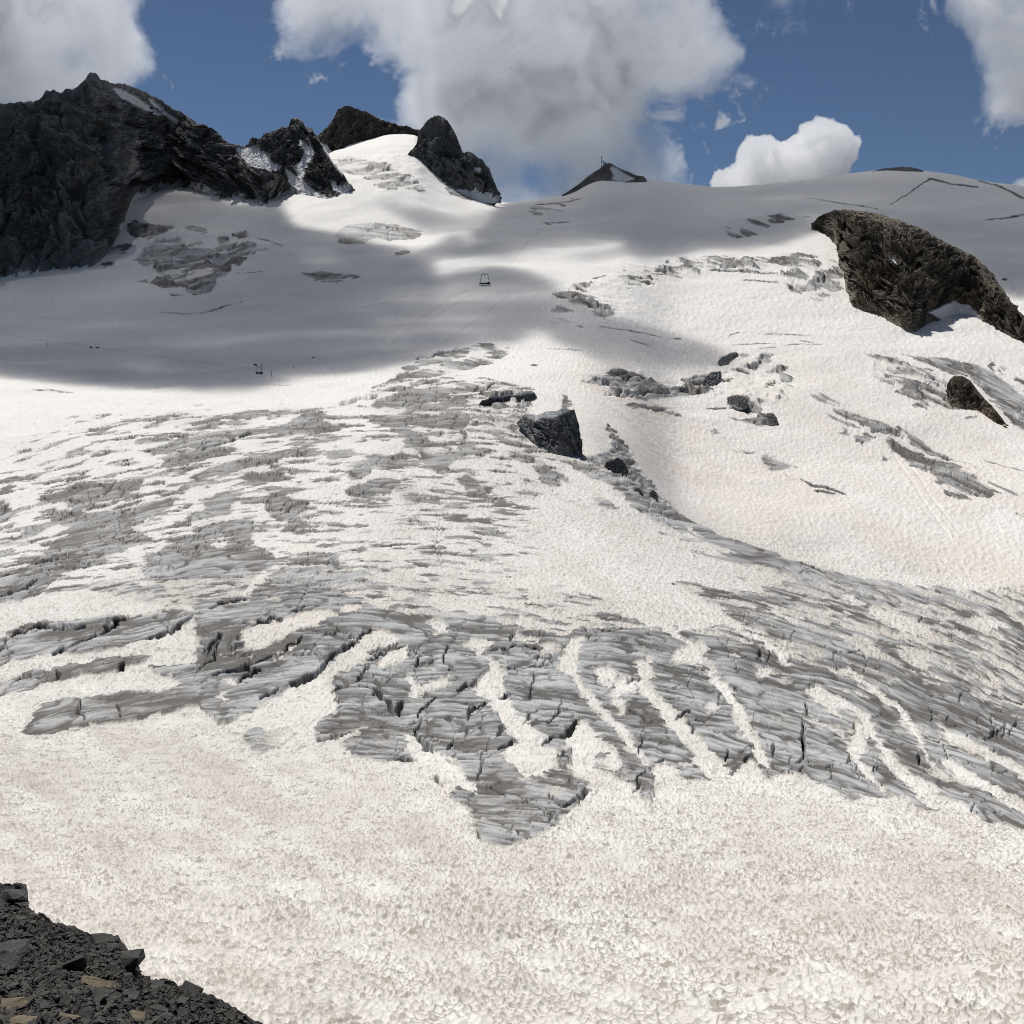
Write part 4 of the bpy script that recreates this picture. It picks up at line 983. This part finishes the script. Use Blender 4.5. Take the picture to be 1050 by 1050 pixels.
# ------------------------------------------------------------------ scree at the viewer's feet
EDGE = [(-700, 760), (-300, 830), (0, 905), (10, 906), (18, 905), (27, 908), (29, 918), (29, 930), (36, 936), (50, 944), (64, 948), (75, 953), (90, 957), (104, 960), (122, 962), (126, 970), (140, 981), (145, 998), (158, 1006),
        (180, 1010), (200, 1019), (220, 1026), (240, 1037), (270, 1053), (350, 1100), (500, 1190), (700, 1330), (900, 1500)]
su = np.concatenate([np.arange(-420, -6, 6.0), np.arange(-5, 300, .8), np.arange(303, 900, 12.0)])
ev = curve(EDGE, su) + (fbm(su / 7, su * 0, o=3, seed=201) - .5) * 9
eR = curve([(-420, 22), (0, 19), (140, 16), (270, 13.5), (500, 8), (900, 4)], su)
EP = at(su, ev, eR)
nk = 430
f = np.concatenate([np.linspace(.03, .42, 40), np.linspace(.425, 1.0, nk)])
ang = EP[:, :2] / eR[:, None]
Rr = f[:, None] * eR[None, :]
zz = -1.65 + (EP[:, 2] + 1.65)[None, :] * f[:, None] ** 1.02
XX = ang[:, 0][None] * Rr; YY = ang[:, 1][None] * Rr
w1, w2, wid = worley(XX / .26, YY / .26, seed=31)
w3, w4, wid2 = worley(XX / .09, YY / .09, seed=33)
hz = (fbm(XX / 2.2, YY / 2.2, o=4, seed=205) - .5) * .55 + (wid - .5) * .045 + (wid2 - .5) * .035 + (fbm(XX / .09, YY / .09, o=2, seed=207) - .5) * .045
hz *= sstep(1.02, .90, f)[:, None] * .85 + .15
zz = zz + hz * np.clip(Rr / 6, .1, 1)
bk = []
for q in range(1, 9):
    g = q / 8
    bk.append(np.stack([ang[:, 0] * (eR + 9 * g), ang[:, 1] * (eR + 9 * g), zz[-1] - 12.5 * g ** .8], -1))
SP = np.concatenate([np.stack([XX, YY, zz], -1), np.stack(bk)], 0)


def slate(name, a, b, br, amt, sc):
    N = Nodes(name)
    c = N.coords()
    n1 = N.noise(sc, 6, .65, c); n2 = N.noise(sc * .2, 3, .5, c); n3 = N.noise(sc * 6, 3, .6, c)
    col = N.mix(N.range(n1, .35, .68), a, b)
    col = N.mix(N.math('MULTIPLY', N.range(n2, .45, .65), amt), col, br)
    col = N.mix(N.range(n3, .63, .72, 0, .5), col, tuple(k * 2.0 for k in b))
    return N.finish(col, .75, N.math('ADD', n1, N.math('MULTIPLY', n3, .3)), .7, .25 / sc, spec=.3)


M_SCREE = slate('black_scree', (.012, .0115, .011), (.038, .0365, .034), (.045, .038, .028), .5, 9)
M_SLATE = slate('dark_slate', (.024, .022, .0195), (.075, .070, .062), (.055, .047, .036), .4, 7)
M_GREY = slate('grey_slate', (.034, .034, .033), (.078, .078, .074), (.085, .075, .060), .4, 7)
M_TAN = slate('tan_stone', (.12, .095, .060), (.24, .19, .12), (.09, .075, .055), .5, 8)
scree = mesh_from('scree', SP.reshape(-1, 3), grid_faces(SP.shape[0], SP.shape[1]), M_SCREE, False)
tag(scree, kind='structure')


def hull(rx, ry, rz, n, rng, boxy=.8):
    bm = bmesh.new()
    for _ in range(n):
        p = np.array([rng.uniform(-1, 1) for _ in range(3)])
        p = np.sign(p) * np.abs(p) ** boxy
        bm.verts.new((p[0] * rx, p[1] * ry, p[2] * rz))
    r = bmesh.ops.convex_hull(bm, input=bm.verts)
    bmesh.ops.delete(bm, geom=list({g for g in r['geom_interior'] + r['geom_unused'] if isinstance(g, bmesh.types.BMVert)}), context='VERTS')
    bmesh.ops.triangulate(bm, faces=bm.faces)
    return bm


from mathutils.bvhtree import BVHTree
scree_bvh = BVHTree.FromObject(scree, bpy.context.evaluated_depsgraph_get())


def scree_point(u, v):
    d = Vector(rays(u, v)).normalized()
    hit = scree_bvh.ray_cast(Vector((0, 0, 0)), d)
    return (hit[0], hit[1]) if hit[0] else (None, None)


# small loose stones: nobody could count them, one object
rng = random.Random(5)
protos = []
for _ in range(14):
    bm = hull(1, rng.uniform(.5, .9), rng.uniform(.16, .45), 18, rng)
    bm.verts.ensure_lookup_table()
    protos.append((np.array([v.co[:] for v in bm.verts]), np.array([[v.index for v in f_.verts] for f_ in bm.faces]))); bm.free()
VS, FS, off = [], [], 0
for _ in range(20000):
    uu_ = rng.uniform(-60, 285); vv2 = rng.uniform(900, 1075)
    if vv2 < curve(EDGE, uu_) + 1:
        continue
    p, nrm = scree_point(uu_, vv2)
    if p is None or p.length > 24:
        continue
    s = .0145 * math.exp(abs(rng.gauss(0, .55)))
    s = min(s, .085)
    V_, F_ = protos[rng.randrange(14)]
    e_ = Matrix.Rotation(rng.uniform(0, 6.28), 3, 'Z') @ Matrix.Rotation(rng.gauss(.25, .35), 3, 'X') @ Matrix.Rotation(rng.gauss(0, .3), 3, 'Y')
    VS.append((V_ * s) @ np.array(e_).T + np.array(p) + np.array([0, 0, s * .15])); FS.append(F_ + off); off += len(V_)
stones = mesh_from('gravel', np.concatenate(VS), np.concatenate(FS), M_SLATE, False)
tag(stones, 'loose dark slate chips covering the scree slope', kind='stuff')


def boulder(name, label, mat, u, v, wpx, hpx, flat, seed, rot=0.0, tilt=0.0, n=26, sinkf=.34):
    """a stone lying on the scree, wpx photo pixels wide and hpx high"""
    p, nrm = scree_point(u, v)
    if p is None:
        p = Vector(at(u, v, float(curve([(-420, 22), (0, 19), (140, 16), (270, 13.5)], u))))
    R = p.length
    rx = wpx * .86 / F * R / 2; rz = hpx / F * R / 2 * .62
    r_ = random.Random(seed)
    bm = hull(rx * 1.15, rx * flat * 1.1, rz, n + 8, r_, .75)
    bmesh.ops.bevel(bm, geom=list(bm.edges), offset=rx * .035, segments=1, affect='EDGES', clamp_overlap=True)
    for w_ in bm.verts:
        w_.co += Vector((r_.gauss(0, 1), r_.gauss(0, 1), r_.gauss(0, 1))) * rx * .012
    me = bpy.data.meshes.new(name); bm.to_mesh(me); bm.free(); me.materials.append(mat)
    b = bpy.data.objects.new(name, me); COL.objects.link(b)
    b.location = p + Vector((0, 0, rz * (1 - 2 * sinkf)))
    b.rotation_euler = (math.radians(12), tilt, rot)
    tag(b, label, 'rock', 'loose rocks on the scree')
    return b


for a in [
    ('boulder', 'angular dark boulder sticking up at the upper left tip of the scree', M_GREY, 18, 925, 21, 24, .8, 1, .3, .1),
    ('boulder', 'black blocky boulder at the notch of the scree edge', M_SLATE, 128, 990, 34, 22, .7, 2, .2, -.25),
    ('stone_slab', 'tan flat slab, the brightest stone in the middle of the scree', M_TAN, 99, 1014, 41, 12, .55, 3, -.15, .22),
    ('stone_slab', 'black slab tucked under the bright tan one', M_SLATE, 103, 1026, 38, 14, .6, 4, -.1, .2),  # dark stone added where the tan slab's front lies in shade
    ('stone_slab', 'dark upright plate of slate left of the tan slab, with a pale edge', M_SLATE, 78, 992, 20, 24, .4, 5, .5, -.3),
    ('stone_slab', 'dark block with a paler flat top, upper of two at the left border', M_GREY, 11, 976, 30, 13, .8, 6, .1, -.12),
    ('stone_slab', 'smooth grey slanting slab, lower of two at the left border', M_GREY, 8, 992, 30, 17, .7, 7, -.2, .35),
    ('stone', 'rounded grey stone just right of the tan slab', M_GREY, 131, 1022, 21, 12, .8, 8, 0, .1),
    ('stone', 'tan grey stone at the bottom border below the rounded grey one', M_TAN, 136, 1043, 22, 9, .7, 9, .2, .15),
    ('stone', 'brownish flat stone high on the scree beside the snow edge', M_GREY, 155, 1012, 22, 8, .7, 10, .1, .1),
    ('stone', 'pointed dark stone against the snow near the right end of the scree edge', M_SLATE, 195, 1018, 20, 12, .7, 11, -.2, .3),
    ('stone_slab', 'long brown slab lying along the bottom border', M_TAN, 62, 1046, 36, 9, .5, 12, -.1, -.1),
    ('stone', 'tan stone, largest of the pale rubble in the bottom left corner', M_TAN, 14, 1034, 27, 13, .8, 13, .3, .1),
    ('stone', 'pale yellowish stone under the largest one in the bottom left corner', M_TAN, 24, 1049, 24, 11, .8, 14, .1, -.2),
    ('stone', 'grey stone between the corner rubble and the long brown slab', M_GREY, 39, 1033, 16, 9, .8, 15, .6, .1),
    ('stone', 'small grey stone left of the dark slate tail at the bottom border', M_GREY, 163, 1038, 18, 8, .8, 16, .2, .05),
    ('stone', 'dark jagged stone at the snow edge between the two notches', M_SLATE, 105, 966, 24, 13, .7, 17, .2, .1),
]:
    boulder(*a)
# ------------------------------------------------------------------ daylight
SUN_AZ, SUN_EL = math.radians(-24), math.radians(55)      # ahead of the camera and to its left, high
SD = np.array([math.sin(SUN_AZ) * math.cos(SUN_EL), math.cos(SUN_AZ) * math.cos(SUN_EL), math.sin(SUN_EL)])
ld = bpy.data.lights.new('sun', 'SUN'); ld.energy = 4.1; ld.angle = math.radians(.55); ld.color = (1, .972, .93)
sun = bpy.data.objects.new('sun', ld); COL.objects.link(sun)
sun.rotation_euler = Vector(SD).to_track_quat('Z', 'Y').to_euler()
world = bpy.data.worlds.new('World'); scene.world = world; world.use_nodes = True
wt = world.node_tree
sk = wt.nodes.new('ShaderNodeTexSky'); sk.sky_type = 'NISHITA'; sk.sun_disc = False
sk.sun_elevation = SUN_EL; sk.sun_rotation = SUN_AZ; sk.altitude = 3200; sk.air_density = .8; sk.dust_density = .15; sk.ozone_density = 2.5
bgn = wt.nodes['Background']; bgn.inputs[1].default_value = .052
wt.links.new(sk.outputs[0], bgn.inputs[0])

# ------------------------------------------------------------------ clouds
def cloud_material(name, density, g, alpha):
    N = Nodes(name)
    vol = N.n('ShaderNodeVolumePrincipled', {'Color': (.97, .975, .985, 1), 'Density': density, 'Anisotropy': g})
    N.t.links.new(vol.outputs[0], N.out.inputs['Volume'])
    d = N.n('ShaderNodeBsdfDiffuse', {'Color': (.9, .9, .9, 1)})
    tr = N.n('ShaderNodeBsdfTranslucent', {'Color': (.9, .9, .9, 1)})
    ms = N.n('ShaderNodeMixShader', {'Fac': .5}); N.t.links.new(d.outputs[0], ms.inputs[1]); N.t.links.new(tr.outputs[0], ms.inputs[2])
    t = N.n('ShaderNodeBsdfTransparent')
    m = N.n('ShaderNodeMixShader', {'Fac': N.math('MULTIPLY', N.attr('thick'), alpha, clamp=True)})
    N.t.links.new(t.outputs[0], m.inputs[1]); N.t.links.new(ms.outputs[0], m.inputs[2])
    N.t.links.new(m.outputs[0], N.out.inputs['Surface'])
    return N.m


def cloud(name, label, polys, dist, thick, step=1.5, soft=8, scale=60, fray=.5, lump=.5, seed=0, dens=.008, g=.6, alpha=.12, expo=1.7, wide=1.0, puff=0.0):
    """a bank of cloud dist metres away: outline frayed by noise, front and back bulging separately"""
    mp = Map(0.0)
    for p, s in polys:
        mp.poly(p, s)
    mp.blur(soft)
    allp = np.concatenate([np.array(p) for p, _ in polys])
    u0, v0 = allp.min(0) - soft * 3; u1, v1 = allp.max(0) + soft * 3
    u0 = max(u0, -300); v0 = max(v0, -110); u1 = min(u1, 1350)
    uu = np.arange(u0, u1, step); vv = np.arange(v0, v1, step)
    Uu, Vv = np.meshgrid(uu, vv)
    n1 = fbm(Uu / scale, Vv / scale, o=7, seed=seed, gain=.55)
    wx = (fbm(Uu / scale, Vv / scale, o=4, seed=seed + 40) - .5) * scale * .8; wy = (fbm(Uu / scale, Vv / scale, o=4, seed=seed + 41) - .5) * scale * .8
    b1 = fbm((Uu + wx) / (scale * .55), (Vv + wy) / (scale * .55), o=5, seed=seed + 42, gain=.5)
    fld = mp(Uu + wx * .35, Vv + wy * .35)
    edge = np.clip((fld - .12) / .35, 0, 1)
    fine_ = fbm((Uu + wx) / (scale * .2), (Vv + wy) / (scale * .2), o=5, seed=seed + 44, gain=.62)
    tt = fld + (n1 - .5) * fray * 2.0 * (1 - edge * .5) + (b1 - .5) * fray * 1.6 * (1 - edge * .5) + (fine_ - .5) * fray * 1.7 * (1 - edge * .85) - .26
    if puff:
        g1 = worley(Uu / (scale * .42), Vv / (scale * .42), seed=seed + 7)[0]; g2 = worley(Uu / (scale * .17), Vv / (scale * .17), seed=seed + 8)[0]
        tt = tt + puff * ((1 - g1) * .65 + (1 - g2) * .35 - .55) * (1 - edge * .4)
    tt = np.where(fld < .012, -1, tt)
    t = np.clip(tt / wide, 0, 1.0) ** expo * (1 + (b1 - .5) * .4 + (fine_ - .5) * .12)
    # billows front and back
    f1, f2, _ = worley((Uu + wx) / (scale * .45), (Vv + wy) / (scale * .45), seed=seed + 3)
    f3, f4, _ = worley((Uu + wx) / (scale * .2), (Vv + wy) / (scale * .2), seed=seed + 4)
    bil = (1 - np.clip(f1, 0, 1) ** 1.5) * .75 + (1 - np.clip(f3, 0, 1) ** 1.5) * .25
    front = thick * t * (1 - lump + lump * 1.5 * bil)
    backd = thick * t * (.5 + .5 * n1)
    D = rays(Uu, Vv); D = D / np.linalg.norm(D, axis=-1, keepdims=True)
    A = D * (dist - front)[..., None]; B = D * (dist + backd)[..., None]
    nr_, nc_ = Uu.shape
    fa = grid_faces(nr_, nc_)
    keep = (t.ravel()[fa] > 1e-4).any(1)
    fa = fa[keep]
    n = nr_ * nc_
    vts = np.concatenate([A.reshape(-1, 3), B.reshape(-1, 3)])
    fcs = np.concatenate([fa[:, ::-1], fa + n])
    th = np.concatenate([t.ravel(), t.ravel()])
    used = np.zeros(len(vts), bool); used[fcs.ravel()] = True
    # weld the rim: front and back share their vertices where the cloud has no thickness
    idx = np.cumsum(used) - 1
    rim = (t.ravel() <= 1e-4)
    remap = idx.copy()
    remap[n:][rim] = idx[:n][rim]
    o = mesh_from(name, vts[used], remap[fcs], cloud_material(name + '_vapour', dens, g, alpha), True, {'thick': np.clip(th[used], 0, 1)})
    tag(o, label, 'cloud')
    return o


CL = dict()
cloud('cloud', 'huge grey-bottomed cloud over the middle of the skyline',
      [([(285, -110), (277, 0), (277, 45), (292, 66), (310, 66), (345, 55), (362, 36), (383, 46), (397, 66), (427, 79), (417, 102), (402, 117), (398, 127), (425, 140), (440, 225), (520, 250), (600, 230), (690, 215), (690, 160), (675, 140), (655, 122),
          (655, 104), (690, 98), (720, 103), (745, 108), (752, 88), (770, 68), (775, 55), (757, 30), (740, 15), (733, -110)], .75), ([(440, -110), (430, 20), (450, 80), (470, 140), (560, 160), (640, 130), (660, 60), (640, -110)], 1.0),
       ([(285, 55), (297, 90), (310, 92), (330, 78), (345, 55)], .38), ([(362, 62), (370, 88), (388, 82), (384, 62)], .25), ([(668, 178), (700, 172), (705, 200), (670, 200)], .7), ([(460, 150), (520, 170), (640, 160), (640, 200), (470, 210)], .6)],
      6000, 700, soft=20, scale=85, fray=.60, seed=300, dens=.0042)
cloud('cloud', 'grey cloud in the upper left corner behind the pointed rock summit',
      [([(-300, -110), (-300, 130), (0, 118), (80, 105), (128, 86), (148, 80), (156, 60), (155, 38), (141, 22), (158, 5), (163, -110)], .9), ([(-300, -110), (-300, 120), (60, 100), (110, 40), (100, -110)], 1.05)], 5200, 600, soft=17, scale=80, fray=.6, seed=320, dens=.0045)
cloud('cloud', 'bright cloud in the upper right corner with a ragged lower edge',
      [([(1000, -110), (975, 0), (980, 25), (990, 45), (996, 70), (992, 85), (1003, 108), (1020, 120), (1060, 128), (1350, 140), (1350, -110)], .85), ([(950, -5), (957, 16), (966, 10), (966, -5)], .4), ([(985, 120), (1008, 148), (1020, 120)], .25)], 5600, 480, soft=17, scale=75, fray=.62, seed=340, dens=.0047)
cloud('cloud', 'small white cumulus rising behind the snow dome',
      [([(731, 205), (729, 182), (736, 174), (750, 172), (757, 165), (757, 152), (770, 141), (790, 139), (802, 148), (815, 140), (822, 128), (840, 121), (852, 124), (860, 126), (870, 128), (874, 137), (882, 143), (880, 155), (875, 168), (872, 178), (860, 205)], 1.0)],
      7000, 420, step=.8, soft=3.2, scale=30, fray=.38, lump=.85, seed=360, dens=.0075, alpha=.14, expo=1.1, wide=.9, puff=.9)
cloud('cloud', 'faint grey wisp along the top border, right of the huge cloud', [([(760, -110), (785, 15), (830, 35), (855, 26), (860, -110)], .55)], 5600, 160, soft=16, scale=60, fray=.6, seed=380, dens=.006)
cloud('cloud', 'tiny white cloud peeping over the ridge at the right border', [([(1033, 205), (1040, 182), (1060, 178), (1100, 185), (1110, 205)], .9)], 6500, 160, step=1.0, soft=3, scale=24, fray=.3, seed=400, dens=.012)


def shade_cloud(name, label, height, res, seed, sel, thick, dens):
    """a cloud between the sun and the glacier; where it hangs is found by following the sunlight up from the shaded snow"""
    xs = np.arange(-1700, 1700, res); ys = np.arange(300, 4200, res)
    Xc, Yc = np.meshgrid(xs, ys)
    zg = np.zeros(Xc.shape)
    for _ in range(14):
        t = (height - zg) / SD[2]
        gx, gy = Xc - SD[0] * t, Yc - SD[1] * t
        gz, gu_, gv_ = ground_z(gx, gy)
        zg = .5 * zg + .5 * gz
    ok = (gy > 60) & (np.hypot(gx, gy) < 2500)
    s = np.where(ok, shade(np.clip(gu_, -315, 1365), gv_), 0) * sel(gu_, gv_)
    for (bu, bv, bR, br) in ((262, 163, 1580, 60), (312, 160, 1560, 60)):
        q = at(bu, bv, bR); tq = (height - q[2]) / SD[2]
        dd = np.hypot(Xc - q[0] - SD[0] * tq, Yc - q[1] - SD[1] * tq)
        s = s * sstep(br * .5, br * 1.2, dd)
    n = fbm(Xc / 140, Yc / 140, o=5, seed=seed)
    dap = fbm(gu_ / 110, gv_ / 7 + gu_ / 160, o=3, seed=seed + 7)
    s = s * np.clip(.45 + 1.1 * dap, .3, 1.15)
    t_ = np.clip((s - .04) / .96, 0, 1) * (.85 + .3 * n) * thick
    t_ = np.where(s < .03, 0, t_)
    A = np.stack([Xc, Yc, height + t_ * .35 * (.6 + .8 * n)], -1); B = np.stack([Xc, Yc, height - t_ * .65], -1)
    nr_, nc_ = Xc.shape
    fa = grid_faces(nr_, nc_); keep = (t_.ravel()[fa] > 1e-3).any(1); fa = fa[keep]; n0 = nr_ * nc_
    vts = np.concatenate([A.reshape(-1, 3), B.reshape(-1, 3)]); fcs = np.concatenate([fa, fa[:, ::-1] + n0])
    used = np.zeros(len(vts), bool); used[fcs.ravel()] = True
    idx = np.cumsum(used) - 1; remap = idx.copy(); rim = t_.ravel() <= 1e-3
    remap[n0:][rim] = idx[:n0][rim]
    o = mesh_from(name, vts[used], remap[fcs], cloud_material(name + '_vapour', dens, .3, 0.0), True, {'thick': np.zeros(used.sum())})
    tag(o, label, 'cloud')
    return o


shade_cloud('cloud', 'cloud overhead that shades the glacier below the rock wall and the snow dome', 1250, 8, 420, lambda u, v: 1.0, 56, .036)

scene.view_settings.view_transform = 'Standard'
scene.view_settings.look = 'None'
scene.view_settings.exposure = 0.0
scene.view_settings.gamma = 1.0
scene.view_settings.use_curve_mapping = False
cy = scene.cycles
cy.filter_width = 1.0
cy.max_bounces = 16; cy.diffuse_bounces = 3; cy.glossy_bounces = 2; cy.transmission_bounces = 2; cy.volume_bounces = 14; cy.transparent_max_bounces = 24
cy.caustics_reflective = False; cy.caustics_refractive = False
cy.use_denoising = True
try:
    cy.denoising_input_passes = 'RGB_ALBEDO_NORMAL'; cy.denoising_prefilter = 'NONE'
except Exception:
    pass
# ------------------------------------------------------------------ ski-lift structures, people and machines on the snow
def paint(name, c, rough=.5, metal=0.0):
    N = Nodes(name)
    n = N.noise(3.0, 4, .6, N.coords())
    col = N.mix(N.range(n, .35, .7), c, tuple(k * .72 for k in c))
    p = N.n('ShaderNodeBsdfPrincipled', {'Roughness': rough, 'Metallic': metal}); N.t.links.new(col, p.inputs['Base Color']); N.t.links.new(p.outputs[0], N.out.inputs['Surface'])
    return N.m


M_STEEL = paint('galvanised_steel', (.22, .23, .24), .5, .4); M_DARK = paint('dark_painted_steel', (.03, .032, .035)); M_PALE = paint('pale_post', (.42, .43, .42))
M_RED = paint('dark_red_paint', (.10, .03, .03)); M_TRACK = paint('rubber_track', (.015, .015, .016), .9); M_CLOTH = paint('dark_clothing', (.02, .022, .03), .9); M_SKIN = paint('skin', (.45, .30, .23), .6); M_WIND = paint('tinted_window', (.02, .025, .03), .15)


def bar(bm, a, b, r, n=8):
    a, b = Vector(a), Vector(b); d = b - a
    m = Matrix.Translation((a + b) / 2) @ d.to_track_quat('Z', 'Y').to_matrix().to_4x4()
    bmesh.ops.create_cone(bm, cap_ends=True, segments=n, radius1=r, radius2=r, depth=d.length, matrix=m)


def box(bm, c, s, bev=.0, rot=None):
    m = Matrix.Translation(c) @ (rot or Matrix.Identity(4)) @ Matrix.Diagonal((*s, 1))
    g = bmesh.ops.create_cube(bm, size=1, matrix=m)
    if bev:
        bmesh.ops.bevel(bm, geom=list({e for v in g['verts'] for e in v.link_edges}), offset=bev, segments=2, affect='EDGES')


def put(name, bm, mat, parent=None, loc=None):
    me = bpy.data.meshes.new(name); bm.to_mesh(me); bm.free(); me.materials.append(mat)
    o = bpy.data.objects.new(name, me); COL.objects.link(o)
    if parent: o.parent = parent
    if loc is not None: o.location = loc
    return o


def root(name, u, v, label, cat, group=None, dz=0.0):
    e = bpy.data.objects.new(name, None); COL.objects.link(e)
    p = ground_point(u, v); e.location = (p[0], p[1], p[2] + dz); e.empty_display_size = .1
    tag(e, label, cat, group); return e


def mk(fn):
    bm = bmesh.new(); fn(bm); return bm


# portal frame of the drag lift in the middle of the slope
t = root('lift_portal', 497, 291, 'trapezoid steel ski lift portal on a dark plinth, alone in mid slope', 'ski lift')
Hh = 8.5
put('plinth', mk(lambda bm: (box(bm, (0, 0, .3), (9.5, 2.6, 1.2), .15), box(bm, (3.6, 0, 1.0), (2.4, 2.0, .8), .1))), M_DARK, t)
for s_ in (-1, 1):
    leg = put('leg', mk(lambda bm: bar(bm, (s_ * 4.1, 0, .8), (s_ * 2.5, 0, Hh), .24)), M_STEEL, t)
put('crossbar', mk(lambda bm: (bar(bm, (-3.2, 0, Hh), (3.2, 0, Hh), .24), bar(bm, (-2.9, 0, Hh - .1), (-2.3, -1.2, Hh - .9), .2))), M_STEEL, t)
put('drive_wheel', mk(lambda bm: bar(bm, (-.3, -.2, Hh - .6), (-.3, .2, Hh - .6), .55, 20)), M_DARK, t)
# lower station with two pale posts
t = root('lift_station', 266, 384, 'small lift station of two pale posts at the edge of the shaded snow', 'ski lift')
put('base', mk(lambda bm: box(bm, (0, 0, .5), (3.6, 2.2, 1.5), .15)), M_DARK, t)
for s_, h_ in ((-1, 5.4), (1, 6.2)):
    put('post', mk(lambda bm: (bar(bm, (s_ * 1.2, 0, 1.0), (s_ * 1.35, 0, h_), .2), box(bm, (s_ * 1.3, 0, 1.3), (.7, .7, .5), .05))), M_PALE, t)
put('motor_box', mk(lambda bm: box(bm, (-2.1, 0, 5.3), (1.7, 1.0, .9), .1)), M_DARK, t)
put('brace', mk(lambda bm: bar(bm, (-1.3, 0, 4.6), (1.3, 0, 3.2), .12)), M_PALE, t)
# marker poles
pole0 = None
for u_, v_, h_, lab in [(278.5, 387, 3.2, 'thin dark pole just right of the small lift station'), (49, 356, 2.6, 'lone thin dark pole far out on the shaded snow at the left')]:
    pl = put('marker_pole', mk(lambda bm: (bar(bm, (0, 0, -.3), (0, 0, h_), .10), box(bm, (0, 0, h_ - .25), (.55, .12, .5), .03))), M_DARK, None, ground_point(u_, v_))
    tag(pl, lab, 'pole', 'marker poles on the snow')
# twin hut
t = root('lift_machinery', 97, 358, 'pair of small dark machines under a light frame, left on the shaded snow', 'ski lift')
for x_, w_ in ((-2.4, 1.6), (2.0, 1.8)):
    put('machine', mk(lambda bm: (box(bm, (x_, 0, .6), (w_, 1.6, 1.4), .15), box(bm, (x_ + .2, 0, 1.5), (w_ * .5, .9, .6), .1))), M_DARK, t)
put('frame', mk(lambda bm: (bar(bm, (.9, 0, 0), (.9, 0, 3.6), .13), bar(bm, (3.3, 0, 0), (3.3, 0, 3.2), .13), bar(bm, (.9, 0, 3.5), (3.3, 0, 3.1), .1))), M_PALE, t)
# snow groomer
t = root('snow_groomer', 322.5, 370, 'dark snow groomer parked on the shaded snow right of the lift station', 'vehicle')
put('body', mk(lambda bm: (box(bm, (0, 0, 1.15), (3.4, 1.8, .9), .2), box(bm, (1.2, 0, 1.55), (1.0, 1.7, .4), .1))), M_RED, t)
put('cabin', mk(lambda bm: box(bm, (-.8, 0, 1.95), (1.4, 1.6, .95), .18)), M_WIND, t)
for s_ in (-1, 1):
    put('track', mk(lambda bm: (box(bm, (0, s_ * 1.15, .45), (3.9, .7, .8), .3))), M_TRACK, t)
put('blade', mk(lambda bm: box(bm, (-2.6, 0, .55), (.25, 3.2, .95), .06)), M_DARK, t)
t.rotation_euler = (0, math.radians(8), math.radians(12))
# antenna mast on the summit
t = root('antenna_mast', 616.5, 182, 'spindly antenna mast with a dish on the dark summit pyramid', 'antenna')
pz = at(616.5, 172.5, 1738.0); t.location = (pz[0], pz[1], pz[2] - 3)
put('mast', mk(lambda bm: bar(bm, (0, 0, 0), (0, 0, 21), .42)), M_DARK, t)
put('mast', mk(lambda bm: bar(bm, (3.2, 0, -2), (3.2, 0, 15), .35)), M_DARK, t)
put('crossarm', mk(lambda bm: bar(bm, (0, 0, 13.5), (6.5, 0, 11.5), .36)), M_DARK, t)
put('crossarm', mk(lambda bm: bar(bm, (-.4, 0, 20.5), (2.6, 0, 19.2), .3)), M_DARK, t)
put('dish', mk(lambda bm: bar(bm, (5.8, -.4, 10.0), (5.8, .4, 10.0), 1.5, 16)), M_DARK, t)


def person(u, v, label, yaw):
    """a standing skier: one skinned body with head, arms reaching to poles, and the clothing as its colour"""
    p = ground_point(u, v)
    me = bpy.data.meshes.new('person')
    J = {'pelvis': (0, 0, .95, .17), 'waist': (0, 0, 1.12, .15), 'chest': (0, .02, 1.34, .19), 'neck': (0, .02, 1.52, .07), 'head': (0, .04, 1.63, .105), 'crown': (0, .03, 1.74, .085)}
    Ed = [('pelvis', 'waist'), ('waist', 'chest'), ('chest', 'neck'), ('neck', 'head'), ('head', 'crown')]
    for sgn, n_ in ((-1, 'l'), (1, 'r')):
        J.update({'sh' + n_: (sgn * .20, .02, 1.43, .085), 'el' + n_: (sgn * .29, .06, 1.16, .06), 'wr' + n_: (sgn * .27, .27, 1.02, .045), 'ha' + n_: (sgn * .26, .35, 1.0, .05),
                  'hip' + n_: (sgn * .11, 0, .88, .12), 'kn' + n_: (sgn * .14, .06, .48, .085), 'an' + n_: (sgn * .15, -.01, .09, .06), 'to' + n_: (sgn * .17, .17, .05, .05)})
        Ed += [('chest', 'sh' + n_), ('sh' + n_, 'el' + n_), ('el' + n_, 'wr' + n_), ('wr' + n_, 'ha' + n_), ('pelvis', 'hip' + n_), ('hip' + n_, 'kn' + n_), ('kn' + n_, 'an' + n_), ('an' + n_, 'to' + n_)]
    ks = list(J); me.from_pydata([J[k_][:3] for k_ in ks], [(ks.index(a_), ks.index(b_)) for a_, b_ in Ed], [])
    o = bpy.data.objects.new('person', me); COL.objects.link(o)
    sk_ = o.modifiers.new('skin', 'SKIN'); o.modifiers.new('sub', 'SUBSURF').render_levels = 1
    for i_, k_ in enumerate(ks):
        o.data.skin_vertices[0].data[i_].radius = (J[k_][3],) * 2
    o.data.skin_vertices[0].data[0].use_root = True
    me.materials.append(M_CLOTH)
    o.location = p; o.rotation_euler = (0, 0, yaw)
    return tag(o, label, 'person')


person(300.8, 378.5, 'tiny person in dark clothing standing between the lift station and the groomer', 2.4)
b = boulder.__globals__['hull'](2.1, 1.6, 1.6, 24, random.Random(77))
o = put('boulder', b, M_WALL, None, ground_point(1030, 287)); tag(o, 'lone black boulder on the grey snow beside the right edge of the large rock ridge', 'rock')
